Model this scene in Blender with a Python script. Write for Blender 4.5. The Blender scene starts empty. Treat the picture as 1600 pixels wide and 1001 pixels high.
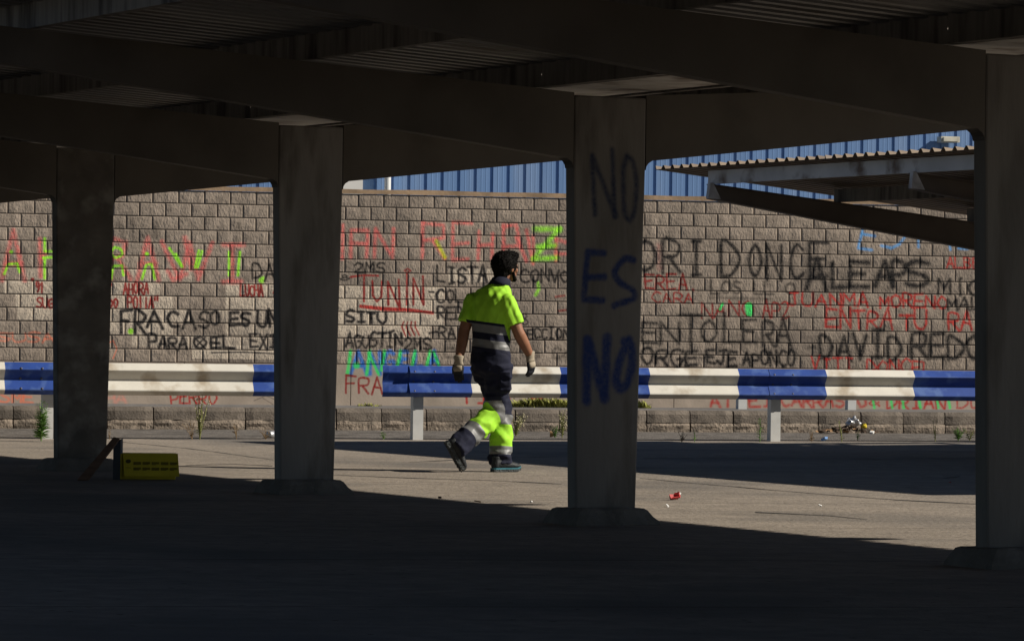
import bpy, bmesh, math, random
import numpy as np
from mathutils import Vector, Matrix, noise

R = math.radians
scene = bpy.context.scene
col = scene.collection
random.seed(7)
rng = np.random.default_rng(11)

# ------------------------------------------------------------------ camera
F, CX, HY, HC, ROLL = 6000.0, 800.0, 517.0, 1.1, 0.012     # focal length in photo pixels, horizon row, eye height, roll
cam_d = bpy.data.cameras.new('camera')
cam_d.sensor_width = 36.0
cam_d.lens = 36.0 * F / 1600.0
cam_d.shift_y = (HY - 500.5) / 1600.0
cam_d.clip_start, cam_d.clip_end = 0.1, 3000
cam = bpy.data.objects.new('camera', cam_d)
col.objects.link(cam)
cam.location = (0, 0, HC)
cam.rotation_euler = (Matrix.Rotation(R(90), 4, 'X') @ Matrix.Rotation(ROLL, 4, 'Z')).to_euler()
scene.camera = cam

# ------------------------------------------------------------------ sky and sun
SUN_EL = R(33.0)
SUN_H = Vector((1.0, -0.13, 0)).normalized()
SUN_V = Vector((SUN_H.x * math.cos(SUN_EL), SUN_H.y * math.cos(SUN_EL), math.sin(SUN_EL)))
world = bpy.data.worlds.new('World')
scene.world = world
world.use_nodes = True
wn = world.node_tree
sky = wn.nodes.new('ShaderNodeTexSky')
sky.sky_type = 'NISHITA'
sky.sun_disc = False
sky.sun_elevation = SUN_EL
sky.sun_rotation = math.atan2(SUN_H.x, SUN_H.y)
sky.altitude = 700
sky.air_density, sky.dust_density, sky.ozone_density = 0.75, 0.1, 1.5
bgn = wn.nodes['Background']
bgn.inputs['Strength'].default_value = 0.05
wn.links.new(sky.outputs[0], bgn.inputs['Color'])
sun_d = bpy.data.lights.new('sun', 'SUN')
sun_d.energy = 5.0
sun_d.angle = R(0.53)
sun_d.color = (1.0, 0.93, 0.82)
sun = bpy.data.objects.new('sun', sun_d)
col.objects.link(sun)
sun.rotation_euler = SUN_V.to_track_quat('Z', 'Y').to_euler()
sun.location = (20, 0, 30)
vs = scene.view_settings
vs.view_transform, vs.look, vs.exposure, vs.gamma = 'Standard', 'None', 0.3, 1.0
vs.use_curve_mapping = False

# ------------------------------------------------------------------ helpers
def ray(px, py):
    """direction of the photo pixel (px, py) with unit forward component"""
    dx, dy = px - CX, py - 500.5
    c, s = math.cos(ROLL), math.sin(ROLL)
    rx, ry = c * dx + s * dy, -s * dx + c * dy
    ry = ry - (HY - 500.5)
    return Vector((rx / F, 1.0, -ry / F))
def on_z(px, py, z=0.0):
    r = ray(px, py)
    return Vector((0, 0, HC)) + r * ((z - HC) / r.z)
def on_plane(px, py, p0, n):
    r = ray(px, py)
    o = Vector((0, 0, HC))
    return o + r * ((p0 - o).dot(n) / r.dot(n))
def at_depth(px, py, d):
    return Vector((0, 0, HC)) + ray(px, py) * d

def srgb(r, g, b):
    f = lambda c: (c / 255 / 12.92) if c <= 10 else ((c / 255 + 0.055) / 1.055) ** 2.4
    return (f(r), f(g), f(b), 1)

def mat(name, base, rough=0.8, var=0.25, scale=4.0, bump=0.0, bscale=60.0, metallic=0.0, detail=6, stain=None, stain_scale=1.3, spec=0.3, coord='Object', stretch=(1, 1, 1), bdist=0.01):
    m = bpy.data.materials.new(name)
    m.use_nodes = True
    nt = m.node_tree
    bs = nt.nodes['Principled BSDF']
    bs.inputs['Roughness'].default_value = rough
    bs.inputs['Metallic'].default_value = metallic
    bs.inputs['Specular IOR Level'].default_value = spec
    if coord == 'World':
        tc = nt.nodes.new('ShaderNodeNewGeometry'); co = tc.outputs['Position']
    else:
        tc = nt.nodes.new('ShaderNodeTexCoord'); co = tc.outputs['Object']
    mp = nt.nodes.new('ShaderNodeMapping'); mp.inputs['Scale'].default_value = stretch
    nt.links.new(co, mp.inputs['Vector'])
    nz = nt.nodes.new('ShaderNodeTexNoise')
    nz.inputs['Scale'].default_value = scale
    nz.inputs['Detail'].default_value = detail
    nt.links.new(mp.outputs[0], nz.inputs['Vector'])
    rp = nt.nodes.new('ShaderNodeValToRGB')
    b = Vector(base[:3])
    rp.color_ramp.elements[0].position = 0.3
    rp.color_ramp.elements[1].position = 0.7
    rp.color_ramp.elements[0].color = (*(b * (1 - var)), 1)
    rp.color_ramp.elements[1].color = (*(b * (1 + var)), 1)
    nt.links.new(nz.outputs['Fac'], rp.inputs['Fac'])
    out = rp.outputs['Color']
    if stain:
        n2 = nt.nodes.new('ShaderNodeTexNoise'); n2.inputs['Scale'].default_value = stain_scale; n2.inputs['Detail'].default_value = 8
        nt.links.new(mp.outputs[0], n2.inputs['Vector'])
        r2 = nt.nodes.new('ShaderNodeValToRGB'); r2.color_ramp.elements[0].position = 0.5; r2.color_ramp.elements[1].position = 0.68
        nt.links.new(n2.outputs['Fac'], r2.inputs['Fac'])
        mx = nt.nodes.new('ShaderNodeMix'); mx.data_type = 'RGBA'
        nt.links.new(r2.outputs['Color'], mx.inputs['Factor'])
        nt.links.new(out, mx.inputs['A']); mx.inputs['B'].default_value = stain
        out = mx.outputs['Result']
    nt.links.new(out, bs.inputs['Base Color'])
    if bump:
        nb = nt.nodes.new('ShaderNodeTexNoise'); nb.inputs['Scale'].default_value = bscale; nb.inputs['Detail'].default_value = 5
        nt.links.new(mp.outputs[0], nb.inputs['Vector'])
        bp = nt.nodes.new('ShaderNodeBump'); bp.inputs['Strength'].default_value = bump; bp.inputs['Distance'].default_value = bdist
        nt.links.new(nb.outputs['Fac'], bp.inputs['Height'])
        nt.links.new(bp.outputs[0], bs.inputs['Normal'])
    return m

def link(o, parent=None):
    col.objects.link(o)
    if parent is not None:
        o.parent = parent
    return o
def mesh(name, verts, faces, m, parent=None, smooth=False):
    me = bpy.data.meshes.new(name)
    me.from_pydata([tuple(v) for v in verts], [], faces)
    me.materials.append(m)
    me.validate(); me.update()
    if smooth:
        me.shade_smooth()
    return link(bpy.data.objects.new(name, me), parent)
def shared(name, me, parent, loc=(0, 0, 0), rot=(0, 0, 0)):
    o = link(bpy.data.objects.new(name, me), parent)
    o.location, o.rotation_euler = loc, rot
    return o
def tag(o, label, cat=None, group=None):
    o['label'] = label
    if cat: o['category'] = cat
    if group: o['group'] = group
    return o
def struct(o, label=None):
    o['kind'] = 'structure'
    if label: o['label'] = label
    return o
def empty(name, loc=(0, 0, 0), rz=0.0):
    o = bpy.data.objects.new(name, None)
    o.empty_display_size = 0.2
    o.location = loc; o.rotation_euler = (0, 0, rz)
    return link(o)

class MB:
    def __init__(s): s.v, s.f = [], []
    def add(s, vs_, fs_):
        n = len(s.v); s.v += [tuple(v) for v in vs_]; s.f += [tuple(i + n for i in f) for f in fs_]; return s
    def box(s, x0, x1, y0, y1, z0, z1):
        return s.add([(x0, y0, z0), (x1, y0, z0), (x1, y1, z0), (x0, y1, z0), (x0, y0, z1), (x1, y0, z1), (x1, y1, z1), (x0, y1, z1)],
                     [(0, 3, 2, 1), (4, 5, 6, 7), (0, 1, 5, 4), (1, 2, 6, 5), (2, 3, 7, 6), (3, 0, 4, 7)])
    def prism(s, poly, y0, y1):
        """poly of (x, z) extruded along y"""
        n = len(poly)
        return s.add([(x, y0, z) for x, z in poly] + [(x, y1, z) for x, z in poly],
                     [tuple(range(n)), tuple(range(2 * n - 1, n - 1, -1))] + [(i, i + n, (i + 1) % n + n, (i + 1) % n) for i in range(n)])
    def strip(s, path, y0, y1, th):
        """flange plate that follows an (x, z) path, th thick to the left of the path"""
        p = [Vector((a, b)) for a, b in path]
        q = []
        for i, c in enumerate(p):
            d = (p[min(i + 1, len(p) - 1)] - p[max(i - 1, 0)]).normalized()
            q.append(c + Vector((-d.y, d.x)) * th)
        for i in range(len(p) - 1):
            s.prism([p[i], p[i + 1], q[i + 1], q[i]], y0, y1)
        return s
    def tube(s, pts, rad, n=8, cap=True):
        pts = [Vector(p) for p in pts]
        base = len(s.v); rings = []
        up = Vector((0.13, 0.31, 0.94))
        for i, p in enumerate(pts):
            d = (pts[min(i + 1, len(pts) - 1)] - pts[max(i - 1, 0)]).normalized()
            a = d.cross(up)
            if a.length < 1e-4: a = d.cross(Vector((1, 0, 0)))
            a.normalize(); b = d.cross(a)
            r = rad[i] if isinstance(rad, (list, tuple)) else rad
            rings.append([p + (a * math.cos(2 * math.pi * k / n) + b * math.sin(2 * math.pi * k / n)) * r for k in range(n)])
        vs_ = [v for r_ in rings for v in r_]
        fs_ = [(i * n + k, i * n + (k + 1) % n, (i + 1) * n + (k + 1) % n, (i + 1) * n + k) for i in range(len(pts) - 1) for k in range(n)]
        if cap:
            fs_ += [tuple(range(n - 1, -1, -1)), tuple((len(pts) - 1) * n + k for k in range(n))]
        return s.add(vs_, fs_)
    def loft(s, rings, n=20):
        """rings: (centre, right axis, forward axis, a, b[, power])"""
        vs_ = []
        for r in rings:
            c, ax, ay, a, b = r[:5]
            pw = r[5] if len(r) > 5 else 1.0
            c, ax, ay = Vector(c), Vector(ax), Vector(ay)
            for k in range(n):
                t = 2 * math.pi * k / n
                cc, ss = math.cos(t), math.sin(t)
                vs_.append(c + ax * a * math.copysign(abs(cc) ** pw, cc) + ay * b * math.copysign(abs(ss) ** pw, ss))
        L = len(rings)
        fs_ = [(i * n + k, i * n + (k + 1) % n, (i + 1) * n + (k + 1) % n, (i + 1) * n + k) for i in range(L - 1) for k in range(n)]
        fs_ += [tuple(range(n - 1, -1, -1)), tuple((L - 1) * n + k for k in range(n))]
        return s.add(vs_, fs_)
    def ball(s, c, r, rot=None, nu=16, nv=10):
        c = Vector(c); vs_ = []
        M_ = rot or Matrix.Identity(3)
        for j in range(nv + 1):
            ph = math.pi * j / nv
            for i in range(nu):
                th = 2 * math.pi * i / nu
                vs_.append(c + M_ @ Vector((r[0] * math.sin(ph) * math.cos(th), r[1] * math.sin(ph) * math.sin(th), r[2] * math.cos(ph))))
        fs_ = [(j * nu + i, (j + 1) * nu + i, (j + 1) * nu + (i + 1) % nu, j * nu + (i + 1) % nu) for j in range(nv) for i in range(nu)]
        return s.add(vs_, fs_)
    def build(s, name, m, parent=None, smooth=False):
        return mesh(name, s.v, s.f, m, parent, smooth)

# ------------------------------------------------------------------ spray paint: stroke lettering rasterised into a mask
GL = {
 'A': [[(0,0),(.5,1),(1,0)],[(.2,.38),(.8,.38)]], 'B': [[(0,0),(0,1),(.7,.95),(.8,.75),(.6,.53),(0,.52)],[(.6,.53),(1,.3),(.8,.03),(0,0)]],
 'C': [[(1,.85),(.6,1),(.2,.85),(0,.5),(.2,.12),(.6,0),(1,.12)]], 'D': [[(0,0),(0,1),(.5,.95),(.95,.6),(.95,.35),(.5,.04),(0,0)]],
 'E': [[(1,1),(0,1),(0,0),(1,0)],[(0,.52),(.8,.52)]], 'F': [[(1,1),(0,1),(0,0)],[(0,.55),(.75,.55)]],
 'G': [[(1,.88),(.6,1),(.2,.85),(0,.5),(.2,.1),(.6,0),(1,.15),(1,.45),(.6,.45)]], 'H': [[(0,0),(0,1)],[(1,0),(1,1)],[(0,.5),(1,.5)]],
 'I': [[(.5,0),(.5,1)],[(.15,1),(.85,1)],[(.15,0),(.85,0)]], 'i': [[(.5,0),(.5,.7)],[(.45,.95),(.55,.97)]], 'l': [[(.5,0),(.5,1)]],
 'J': [[(.2,1),(1,1)],[(.65,1),(.65,.2),(.4,0),(0,.15)]], 'K': [[(0,0),(0,1)],[(1,1),(0,.45),(1,0)]],
 'L': [[(0,1),(0,0),(1,0)]], 'M': [[(0,0),(.05,1),(.5,.4),(.95,1),(1,0)]], 'N': [[(0,0),(0,1),(1,0),(1,1)]],
 'O': [[(.5,1),(.12,.8),(0,.5),(.15,.15),(.5,0),(.88,.18),(1,.5),(.85,.85),(.5,1)]],
 'P': [[(0,0),(0,1),(.8,.95),(1,.75),(.8,.5),(0,.45)]], 'R': [[(0,0),(0,1),(.8,.95),(.95,.75),(.75,.52),(0,.47)],[(.35,.48),(1,0)]],
 'S': [[(1,.9),(.5,1),(.1,.85),(.15,.6),(.8,.42),(1,.2),(.6,0),(0,.08)]], 'T': [[(0,1),(1,1)],[(.5,1),(.5,0)]],
 'U': [[(0,1),(0,.3),(.3,0),(.7,0),(1,.3),(1,1)]], 'V': [[(0,1),(.5,0),(1,1)]], 'W': [[(0,1),(.25,0),(.5,.75),(.75,0),(1,1)]],
 'X': [[(0,0),(1,1)],[(0,1),(1,0)]], 'Z': [[(0,1),(1,1),(0,0),(1,0)]], '2': [[(0,.8),(.4,1),(.9,.8),(.7,.5),(0,0),(1,0)]],
 '8': [[(.5,.5),(.1,.75),(.5,1),(.9,.75),(.5,.5),(0,.22),(.5,0),(1,.22),(.5,.5)]], '9': [[(.9,.6),(.3,.5),(.1,.8),(.5,1),(.9,.8),(.8,.3),(.4,0)]],
 '4': [[(.7,0),(.7,1),(0,.35),(1,.35)]], '1': [[(.2,.75),(.6,1),(.6,0)]], '-': [[(0,.5),(1,.5)]], '"': [[(.2,1),(.15,.7)],[(.7,1),(.65,.7)]], '.': [[(.4,.03),(.5,.06)]],
 '?': [[(0,.8),(.5,1),(.9,.75),(.5,.45),(.5,.25)]], '&': [[(1,0),(.1,.75),(.5,1),(.75,.75),(0,.25),(.4,0),(1,.4)]],
}
class Paint:
    def __init__(s, origin, udir, u0, u1, z0, z1, ppm, seed=3, pxm=100.0):
        s.pxm = pxm
        s.o, s.ud = Vector(origin), Vector(udir).normalized()
        s.n = Vector((s.ud.y, -s.ud.x, 0))
        s.u0, s.u1, s.z0, s.z1, s.ppm = u0, u1, z0, z1, ppm
        s.w, s.h = int((u1 - u0) * ppm), int((z1 - z0) * ppm)
        s.rgb = np.zeros((s.h, s.w, 3)); s.a = np.zeros((s.h, s.w))
        s.rng = np.random.default_rng(seed)
        g = s.rng.random((s.h, s.w)); k = s.rng.random((s.h // 4 + 2, s.w // 4 + 2))
        def lfn(st):
            k2 = s.rng.random((s.h // st + 3, s.w // st + 3))
            yy, xx = np.arange(s.h) / st, np.arange(s.w) / st
            yi, xi = yy.astype(int), xx.astype(int); fy, fx = (yy - yi)[:, None], (xx - xi)[None]
            return (k2[yi][:, xi] * (1 - fx) + k2[yi][:, xi + 1] * fx) * (1 - fy) + (k2[yi + 1][:, xi] * (1 - fx) + k2[yi + 1][:, xi + 1] * fx) * fy
        s.lf = 0.6 * lfn(14) + 0.4 * lfn(6)
        s.noise = 0.5 * g + 0.5 * np.kron(k, np.ones((4, 4)))[:s.h, :s.w]
    def uv(s, px, py):
        p = on_plane(px, py, s.o, s.n)
        return ((p - s.o).dot(s.ud) - s.u0) * s.ppm, (p.z - s.z0) * s.ppm
    def over(s, x0, x1, y0, y1, al, c):
        A = s.a[y0:y1, x0:x1]; C = s.rgb[y0:y1, x0:x1]
        na = al + A * (1 - al)
        safe = np.maximum(na, 1e-5)[..., None]
        s.rgb[y0:y1, x0:x1] = (np.array(c)[None, None] * al[..., None] + C * (A * (1 - al))[..., None]) / safe
        s.a[y0:y1, x0:x1] = na
    def stroke(s, pts, c, w=3.0, op=0.9, soft=0.5, speck=0.25):
        """pts in photo pixels, w = line width in photo pixels"""
        if len(pts) > 5:
            sm = []
            for i in range(len(pts) - 1):
                p0, p1, p2, p3 = [np.array(pts[min(max(i + k, 0), len(pts) - 1)], float) for k in (-1, 0, 1, 2)]
                for t in (0, .25, .5, .75):
                    cr = 0.5 * (2 * p1 + (p2 - p0) * t + (2 * p0 - 5 * p1 + 4 * p2 - p3) * t * t + (3 * p1 - p0 - 3 * p2 + p3) * t ** 3)
                    sm.append(tuple(cr * .75 + (p1 + (p2 - p1) * t) * .25))
            pts = sm + [pts[-1]]
        P = [s.uv(*p) for p in pts]
        sc = s.ppm / s.pxm
        hw = w * 0.5 * sc; sf = max(hw * soft * 2, 0.8)
        m = hw + sf + 2
        xs, ys = [p[0] for p in P], [p[1] for p in P]
        x0, x1 = max(int(min(xs) - m), 0), min(int(max(xs) + m) + 1, s.w)
        y0, y1 = max(int(min(ys) - m), 0), min(int(max(ys) + m) + 1, s.h)
        if x1 <= x0 or y1 <= y0: return
        gx, gy = np.meshgrid(np.arange(x0, x1), np.arange(y0, y1))
        d = np.full(gx.shape, 1e9)
        for (ax, ay), (bx, by) in zip(P[:-1], P[1:]):
            vx, vy = bx - ax, by - ay
            t = np.clip(((gx - ax) * vx + (gy - ay) * vy) / max(vx * vx + vy * vy, 1e-6), 0, 1)
            d = np.minimum(d, np.hypot(gx - ax - t * vx, gy - ay - t * vy) + hw * 0.5 * (s.lf[y0:y1, x0:x1] - 0.55))
        e = np.clip((hw + sf - d) / (2 * sf), 0, 1)
        e = e * e * (3 - 2 * e)
        al = np.clip(e * op * (1 - speck + speck * 2 * (s.noise[y0:y1, x0:x1] - 0.05)), 0, 1)
        s.over(x0, x1, y0, y1, al, c)
    def text(s, t, x0, y0, x1, y1, c, w=3.0, op=0.9, soft=0.5, tilt=0.012, gap=0.28, jit=0.075, speck=0.25):
        n = len(t); cw = (x1 - x0) / (n + (n - 1) * gap)
        for i, ch in enumerate(t):
            if ch == ' ': continue
            bx = x0 + i * cw * (1 + gap)
            jy = s.rng.normal(0, jit) * (y1 - y0) * 0.6; js = 1 + s.rng.normal(0, jit)
            for pl in GL[ch]:
                q = []
                for (gx, gy) in pl:
                    X = bx + (gx + s.rng.normal(0, jit * 0.6)) * cw
                    Y = y1 + jy - (gy + s.rng.normal(0, jit * 0.5)) * (y1 - y0) * js + (X - x0) * tilt
                    q.append((X, Y))
                s.stroke(q, c, w, op, soft, speck)
    def rect(s, x0, y0, x1, y1, c, op):
        a, b = s.uv(x0, y1), s.uv(x1, y0)
        X0, X1, Y0, Y1 = max(int(a[0]), 0), min(int(b[0]), s.w), max(int(a[1]), 0), min(int(b[1]), s.h)
        if X1 > X0 and Y1 > Y0:
            s.over(X0, X1, Y0, Y1, op * (0.55 + 0.8 * (s.noise[Y0:Y1, X0:X1] - 0.25)).clip(0, 1), c)
    def blob(s, x, y, r, c, op=0.9):
        s.stroke([(x - 0.1, y), (x + 0.1, y)], c, r * 2, op, 0.25)
    def image(s, name):
        im = bpy.data.images.new(name, s.w, s.h, alpha=True)
        im.alpha_mode = 'CHANNEL_PACKED'
        im.pixels.foreach_set(np.dstack([s.rgb, s.a]).astype(np.float32).ravel())
        im.update(); im.pack()
        return im

def apply_paint(m, paint, im):
    """lays the paint mask over the base colour of material m, on the plane of the mask"""
    nt = m.node_tree; N, L = nt.nodes, nt.links
    bs = N['Principled BSDF']
    src = bs.inputs['Base Color'].links[0].from_socket
    geo = N.new('ShaderNodeNewGeometry')
    dt = N.new('ShaderNodeVectorMath'); dt.operation = 'DOT_PRODUCT'; dt.inputs[1].default_value = paint.ud
    L.new(geo.outputs['Position'], dt.inputs[0])
    def lin(sock, k, c):
        n = N.new('ShaderNodeMath'); n.operation = 'MULTIPLY_ADD'
        L.new(sock, n.inputs[0]); n.inputs[1].default_value = k; n.inputs[2].default_value = c
        return n.outputs[0]
    ku, kz = 1 / (paint.u1 - paint.u0), 1 / (paint.z1 - paint.z0)
    sp = N.new('ShaderNodeSeparateXYZ'); L.new(geo.outputs['Position'], sp.inputs[0])
    cb = N.new('ShaderNodeCombineXYZ')
    L.new(lin(dt.outputs['Value'], ku, (-paint.o.dot(paint.ud) - paint.u0) * ku), cb.inputs[0])
    L.new(lin(sp.outputs[2], kz, -paint.z0 * kz), cb.inputs[1])
    ti = N.new('ShaderNodeTexImage'); ti.image = im; ti.extension = 'CLIP'; ti.interpolation = 'Linear'
    L.new(cb.outputs[0], ti.inputs['Vector'])
    mx = N.new('ShaderNodeMix'); mx.data_type = 'RGBA'
    pn = N.new('ShaderNodeTexNoise'); pn.inputs['Scale'].default_value = 38.0; pn.inputs['Detail'].default_value = 4
    L.new(geo.outputs['Position'], pn.inputs['Vector'])
    pr_ = N.new('ShaderNodeMapRange'); pr_.inputs['From Min'].default_value = 0.36; pr_.inputs['From Max'].default_value = 0.52; pr_.inputs['To Min'].default_value = 0.82
    L.new(pn.outputs['Fac'], pr_.inputs['Value'])
    pm = N.new('ShaderNodeMath'); pm.operation = 'MULTIPLY'; L.new(ti.outputs['Alpha'], pm.inputs[0]); L.new(pr_.outputs[0], pm.inputs[1])
    L.new(pm.outputs[0], mx.inputs['Factor']); L.new(src, mx.inputs['A']); L.new(ti.outputs['Color'], mx.inputs['B'])
    L.new(mx.outputs['Result'], bs.inputs['Base Color'])

# ------------------------------------------------------------------ site directions
TH_W = R(14.0)                                    # wall, kerb
WD = Vector((math.cos(TH_W), math.sin(TH_W), 0)); WN = Vector((WD.y, -WD.x, 0))
TH_G = R(15.5)                                    # guardrails
GD = Vector((math.cos(TH_G), math.sin(TH_G), 0)); GN = Vector((GD.y, -GD.x, 0))
TH_C = math.atan2(0.467, 0.884)                   # carports: local x = across the row, local y = along the row
def line_at(px, d): return Vector(((px - CX) * d / F, d, 0))

# ------------------------------------------------------------------ materials
m_ground = mat('lot_concrete', (0.25, 0.215, 0.178), 0.95, 0.16, 7.0, 0.6, 26, coord='World', stain=(0.165, 0.148, 0.13, 1), stain_scale=0.5, bdist=0.02, spec=0.1)
m_asph = mat('rough_asphalt', (0.15, 0.134, 0.118), 1.0, 0.45, 9, 0.8, 40, coord='World', bdist=0.02, spec=0.05, stain=(0.09, 0.08, 0.07, 1), stain_scale=1.6)
m_road = mat('far_road', (0.12, 0.115, 0.11), 0.95, 0.2, 3, 0.3, 40, coord='World')
m_pave = mat('pavement_setts', (0.15, 0.135, 0.12), 0.95, 0.25, 6, 0.7, 20, coord='World', bdist=0.02)
m_kerb = mat('kerb_concrete', (0.17, 0.142, 0.115), 0.95, 0.3, 7, 0.6, 50, stain=(0.10, 0.085, 0.07, 1), stain_scale=3.5, bdist=0.012, coord='World')
m_found = mat('kerb_foundation', (0.22, 0.178, 0.138), 0.95, 0.35, 12, 0.9, 35, stain=(0.12, 0.10, 0.08, 1), stain_scale=5, bdist=0.02, coord='World')
m_block = mat('split_face_block', (0.285, 0.230, 0.180), 0.95, 0.24, 6.0, 0.5, 26, coord='World', bdist=0.03, stretch=(1.25, 1.25, 0.7), stain=(0.205, 0.166, 0.132, 1), stain_scale=0.55)
m_plinth = mat('plinth_render', (0.37, 0.30, 0.235), 0.9, 0.12, 3, 0.2, 30, coord='World', stain=(0.30, 0.245, 0.19, 1), stain_scale=2.0)
m_mortar = mat('mortar', (0.22, 0.18, 0.145), 0.95, 0.15, 8, coord='World')
m_cap = mat('wall_coping', (0.30, 0.205, 0.125), 0.9, 0.3, 3, 0.4, 20, coord='World')
m_blue = mat('blue_cladding', (0.135, 0.232, 0.42), 0.45, 0.10, 1.2, coord='World', stretch=(1, 1, 0.12), stain=(0.18, 0.27, 0.44, 1), stain_scale=2.2)
m_whitew = mat('white_panel', (0.66, 0.63, 0.58), 0.6, 0.06, 2)
m_column = mat('column_paint', (0.20, 0.186, 0.17), 0.65, 0.16, 2.2, 0.3, 18, stain=(0.10, 0.088, 0.075, 1), stain_scale=4.0, stretch=(1.6, 1.6, 0.35))
m_steel = mat('carport_steel', (0.108, 0.093, 0.076), 0.65, 0.14, 2.2, 0.1, 30, stain=(0.075, 0.063, 0.05, 1), stain_scale=1.4)
m_steel2 = mat('carport_steel_painted', (0.55, 0.53, 0.50), 0.6, 0.15, 3, stain=(0.16, 0.11, 0.08, 1), stain_scale=3.5)
m_beam2 = mat('far_beam_brown', (0.14, 0.115, 0.095), 0.65, 0.2, 3)
m_sheet = mat('roof_sheet', (0.20, 0.195, 0.19), 0.5, 0.15, 2, spec=0.5, stain=(0.14, 0.12, 0.10, 1), stain_scale=2)
m_sheet2 = mat('roof_sheet_rusty', (0.20, 0.148, 0.10), 0.6, 0.2, 3, stain=(0.13, 0.095, 0.07, 1))
m_purlin = mat('purlin_stained', (0.20, 0.185, 0.165), 0.7, 0.2, 3, stain=(0.06, 0.05, 0.045, 1), stain_scale=1.0, stretch=(1, 9, 1.0))
m_foot = mat('footing_concrete', (0.13, 0.118, 0.104), 0.95, 0.25, 6, 0.6, 30, bdist=0.02)
m_wrail = mat('rail_white', (0.64, 0.61, 0.54), 0.5, 0.07, 4, stain=(0.40, 0.34, 0.26, 1), stain_scale=4.5, coord='World')
m_brail = mat('rail_blue', (0.022, 0.060, 0.26), 0.5, 0.15, 5, stain=(0.07, 0.13, 0.34, 1), stain_scale=7, coord='World')
m_galv = mat('post_galvanised', (0.55, 0.55, 0.53), 0.5, 0.08, 8)
m_bolt = mat('bolt_steel', (0.10, 0.10, 0.12), 0.5, 0.2, 20, metallic=0.6)
m_plank = mat('brown_board', (0.13, 0.075, 0.05), 0.85, 0.25, 6, stretch=(1, 1, 6))
m_dboard = mat('dark_board', (0.06, 0.065, 0.075), 0.8, 0.2, 6)
m_ybox = mat('yellow_card', (0.50, 0.38, 0.02), 0.7, 0.1, 6)
m_print = mat('dark_print', (0.06, 0.045, 0.01), 0.8, 0.1, 10)

# ------------------------------------------------------------------ ground
kerb_p = line_at(280, 41.2)                       # a point of the kerb face
def kz(x): return kerb_p.y + (x - kerb_p.x) * math.tan(TH_W)
gr_p = line_at(655, 38.4)                         # a point of the right guardrail's post line
XL, XR = -400.0, 400.0
# far terrain sheet, the lot slab (whose edge runs to the kerb), asphalt strip along the kerb
struct(mesh('terrain', [(-1500, -300, -0.34), (1500, -300, -0.34), (1500, 2500, -0.34), (-1500, 2500, -0.34)], [(0, 1, 2, 3)], m_road))
lot = MB()
lx0, lx1 = -60.0, 60.0
ny = 24
lot.add([(lx0, -60, 0), (lx1, -60, 0), (lx1, kz(lx1) + .05, 0), (lx0, kz(lx0) + .05, 0), (lx0, -60, -.4), (lx1, -60, -.4), (lx1, kz(lx1) + .05, -.4), (lx0, kz(lx0) + .05, -.4)],
        [(0, 1, 2, 3), (0, 4, 5, 1), (1, 5, 6, 2), (2, 6, 7, 3), (3, 7, 4, 0)])
ground = struct(lot.build('ground', m_ground))
# dark slab joints on the lot, laid in strips 4 mm proud
nt = m_ground.node_tree
geo = nt.nodes.new('ShaderNodeNewGeometry')
mp = nt.nodes.new('ShaderNodeMapping'); mp.vector_type = 'POINT'; mp.inputs['Rotation'].default_value = (0, 0, -R(9)); mp.inputs['Location'].default_value = (0.9, 0.35, 0)
nt.links.new(geo.outputs['Position'], mp.inputs['Vector'])
bk = nt.nodes.new('ShaderNodeTexBrick'); bk.offset = 0.0
bk.inputs['Scale'].default_value = 1.0; bk.inputs['Mortar Size'].default_value = 0.012; bk.inputs['Mortar Smooth'].default_value = 0.3
bk.inputs['Brick Width'].default_value = 400.0; bk.inputs['Row Height'].default_value = 3.1
bk.inputs['Color1'].default_value = (1, 1, 1, 1); bk.inputs['Color2'].default_value = (0.9, 0.9, 0.9, 1); bk.inputs['Mortar'].default_value = (0.35, 0.34, 0.33, 1)
nt.links.new(mp.outputs[0], bk.inputs['Vector'])
sp_n = nt.nodes.new('ShaderNodeTexVoronoi'); sp_n.inputs['Scale'].default_value = 5.0
nt.links.new(geo.outputs['Position'], sp_n.inputs['Vector'])
spr = nt.nodes.new('ShaderNodeValToRGB'); spr.color_ramp.elements[0].position = 0.03; spr.color_ramp.elements[0].color = (0.3, 0.28, 0.27, 1); spr.color_ramp.elements[1].position = 0.10; spr.color_ramp.elements[1].color = (1, 1, 1, 1)
nt.links.new(sp_n.outputs['Distance'], spr.inputs['Fac'])
streak = nt.nodes.new('ShaderNodeTexNoise'); streak.inputs['Scale'].default_value = 1.0; streak.inputs['Detail'].default_value = 8
mp2 = nt.nodes.new('ShaderNodeMapping'); mp2.inputs['Rotation'].default_value = (0, 0, -R(9)); mp2.inputs['Scale'].default_value = (0.35, 2.2, 1)
nt.links.new(geo.outputs['Position'], mp2.inputs['Vector']); nt.links.new(mp2.outputs[0], streak.inputs['Vector'])
sr = nt.nodes.new('ShaderNodeValToRGB'); sr.color_ramp.elements[0].position = 0.33; sr.color_ramp.elements[0].color = (0.90, 0.898, 0.895, 1); sr.color_ramp.elements[1].position = 0.62; sr.color_ramp.elements[1].color = (1.06, 1.05, 1.04, 1)
nt.links.new(streak.outputs['Fac'], sr.inputs['Fac'])
src = nt.nodes['Principled BSDF'].inputs['Base Color'].links[0].from_socket
for s_ in (bk.outputs['Color'], spr.outputs['Color'], sr.outputs['Color']):
    mm = nt.nodes.new('ShaderNodeMix'); mm.data_type = 'RGBA'; mm.blend_type = 'MULTIPLY'; mm.inputs['Factor'].default_value = 1.0
    nt.links.new(src, mm.inputs['A']); nt.links.new(s_, mm.inputs['B']); src = mm.outputs['Result']
nt.links.new(src, nt.nodes['Principled BSDF'].inputs['Base Color'])

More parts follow.
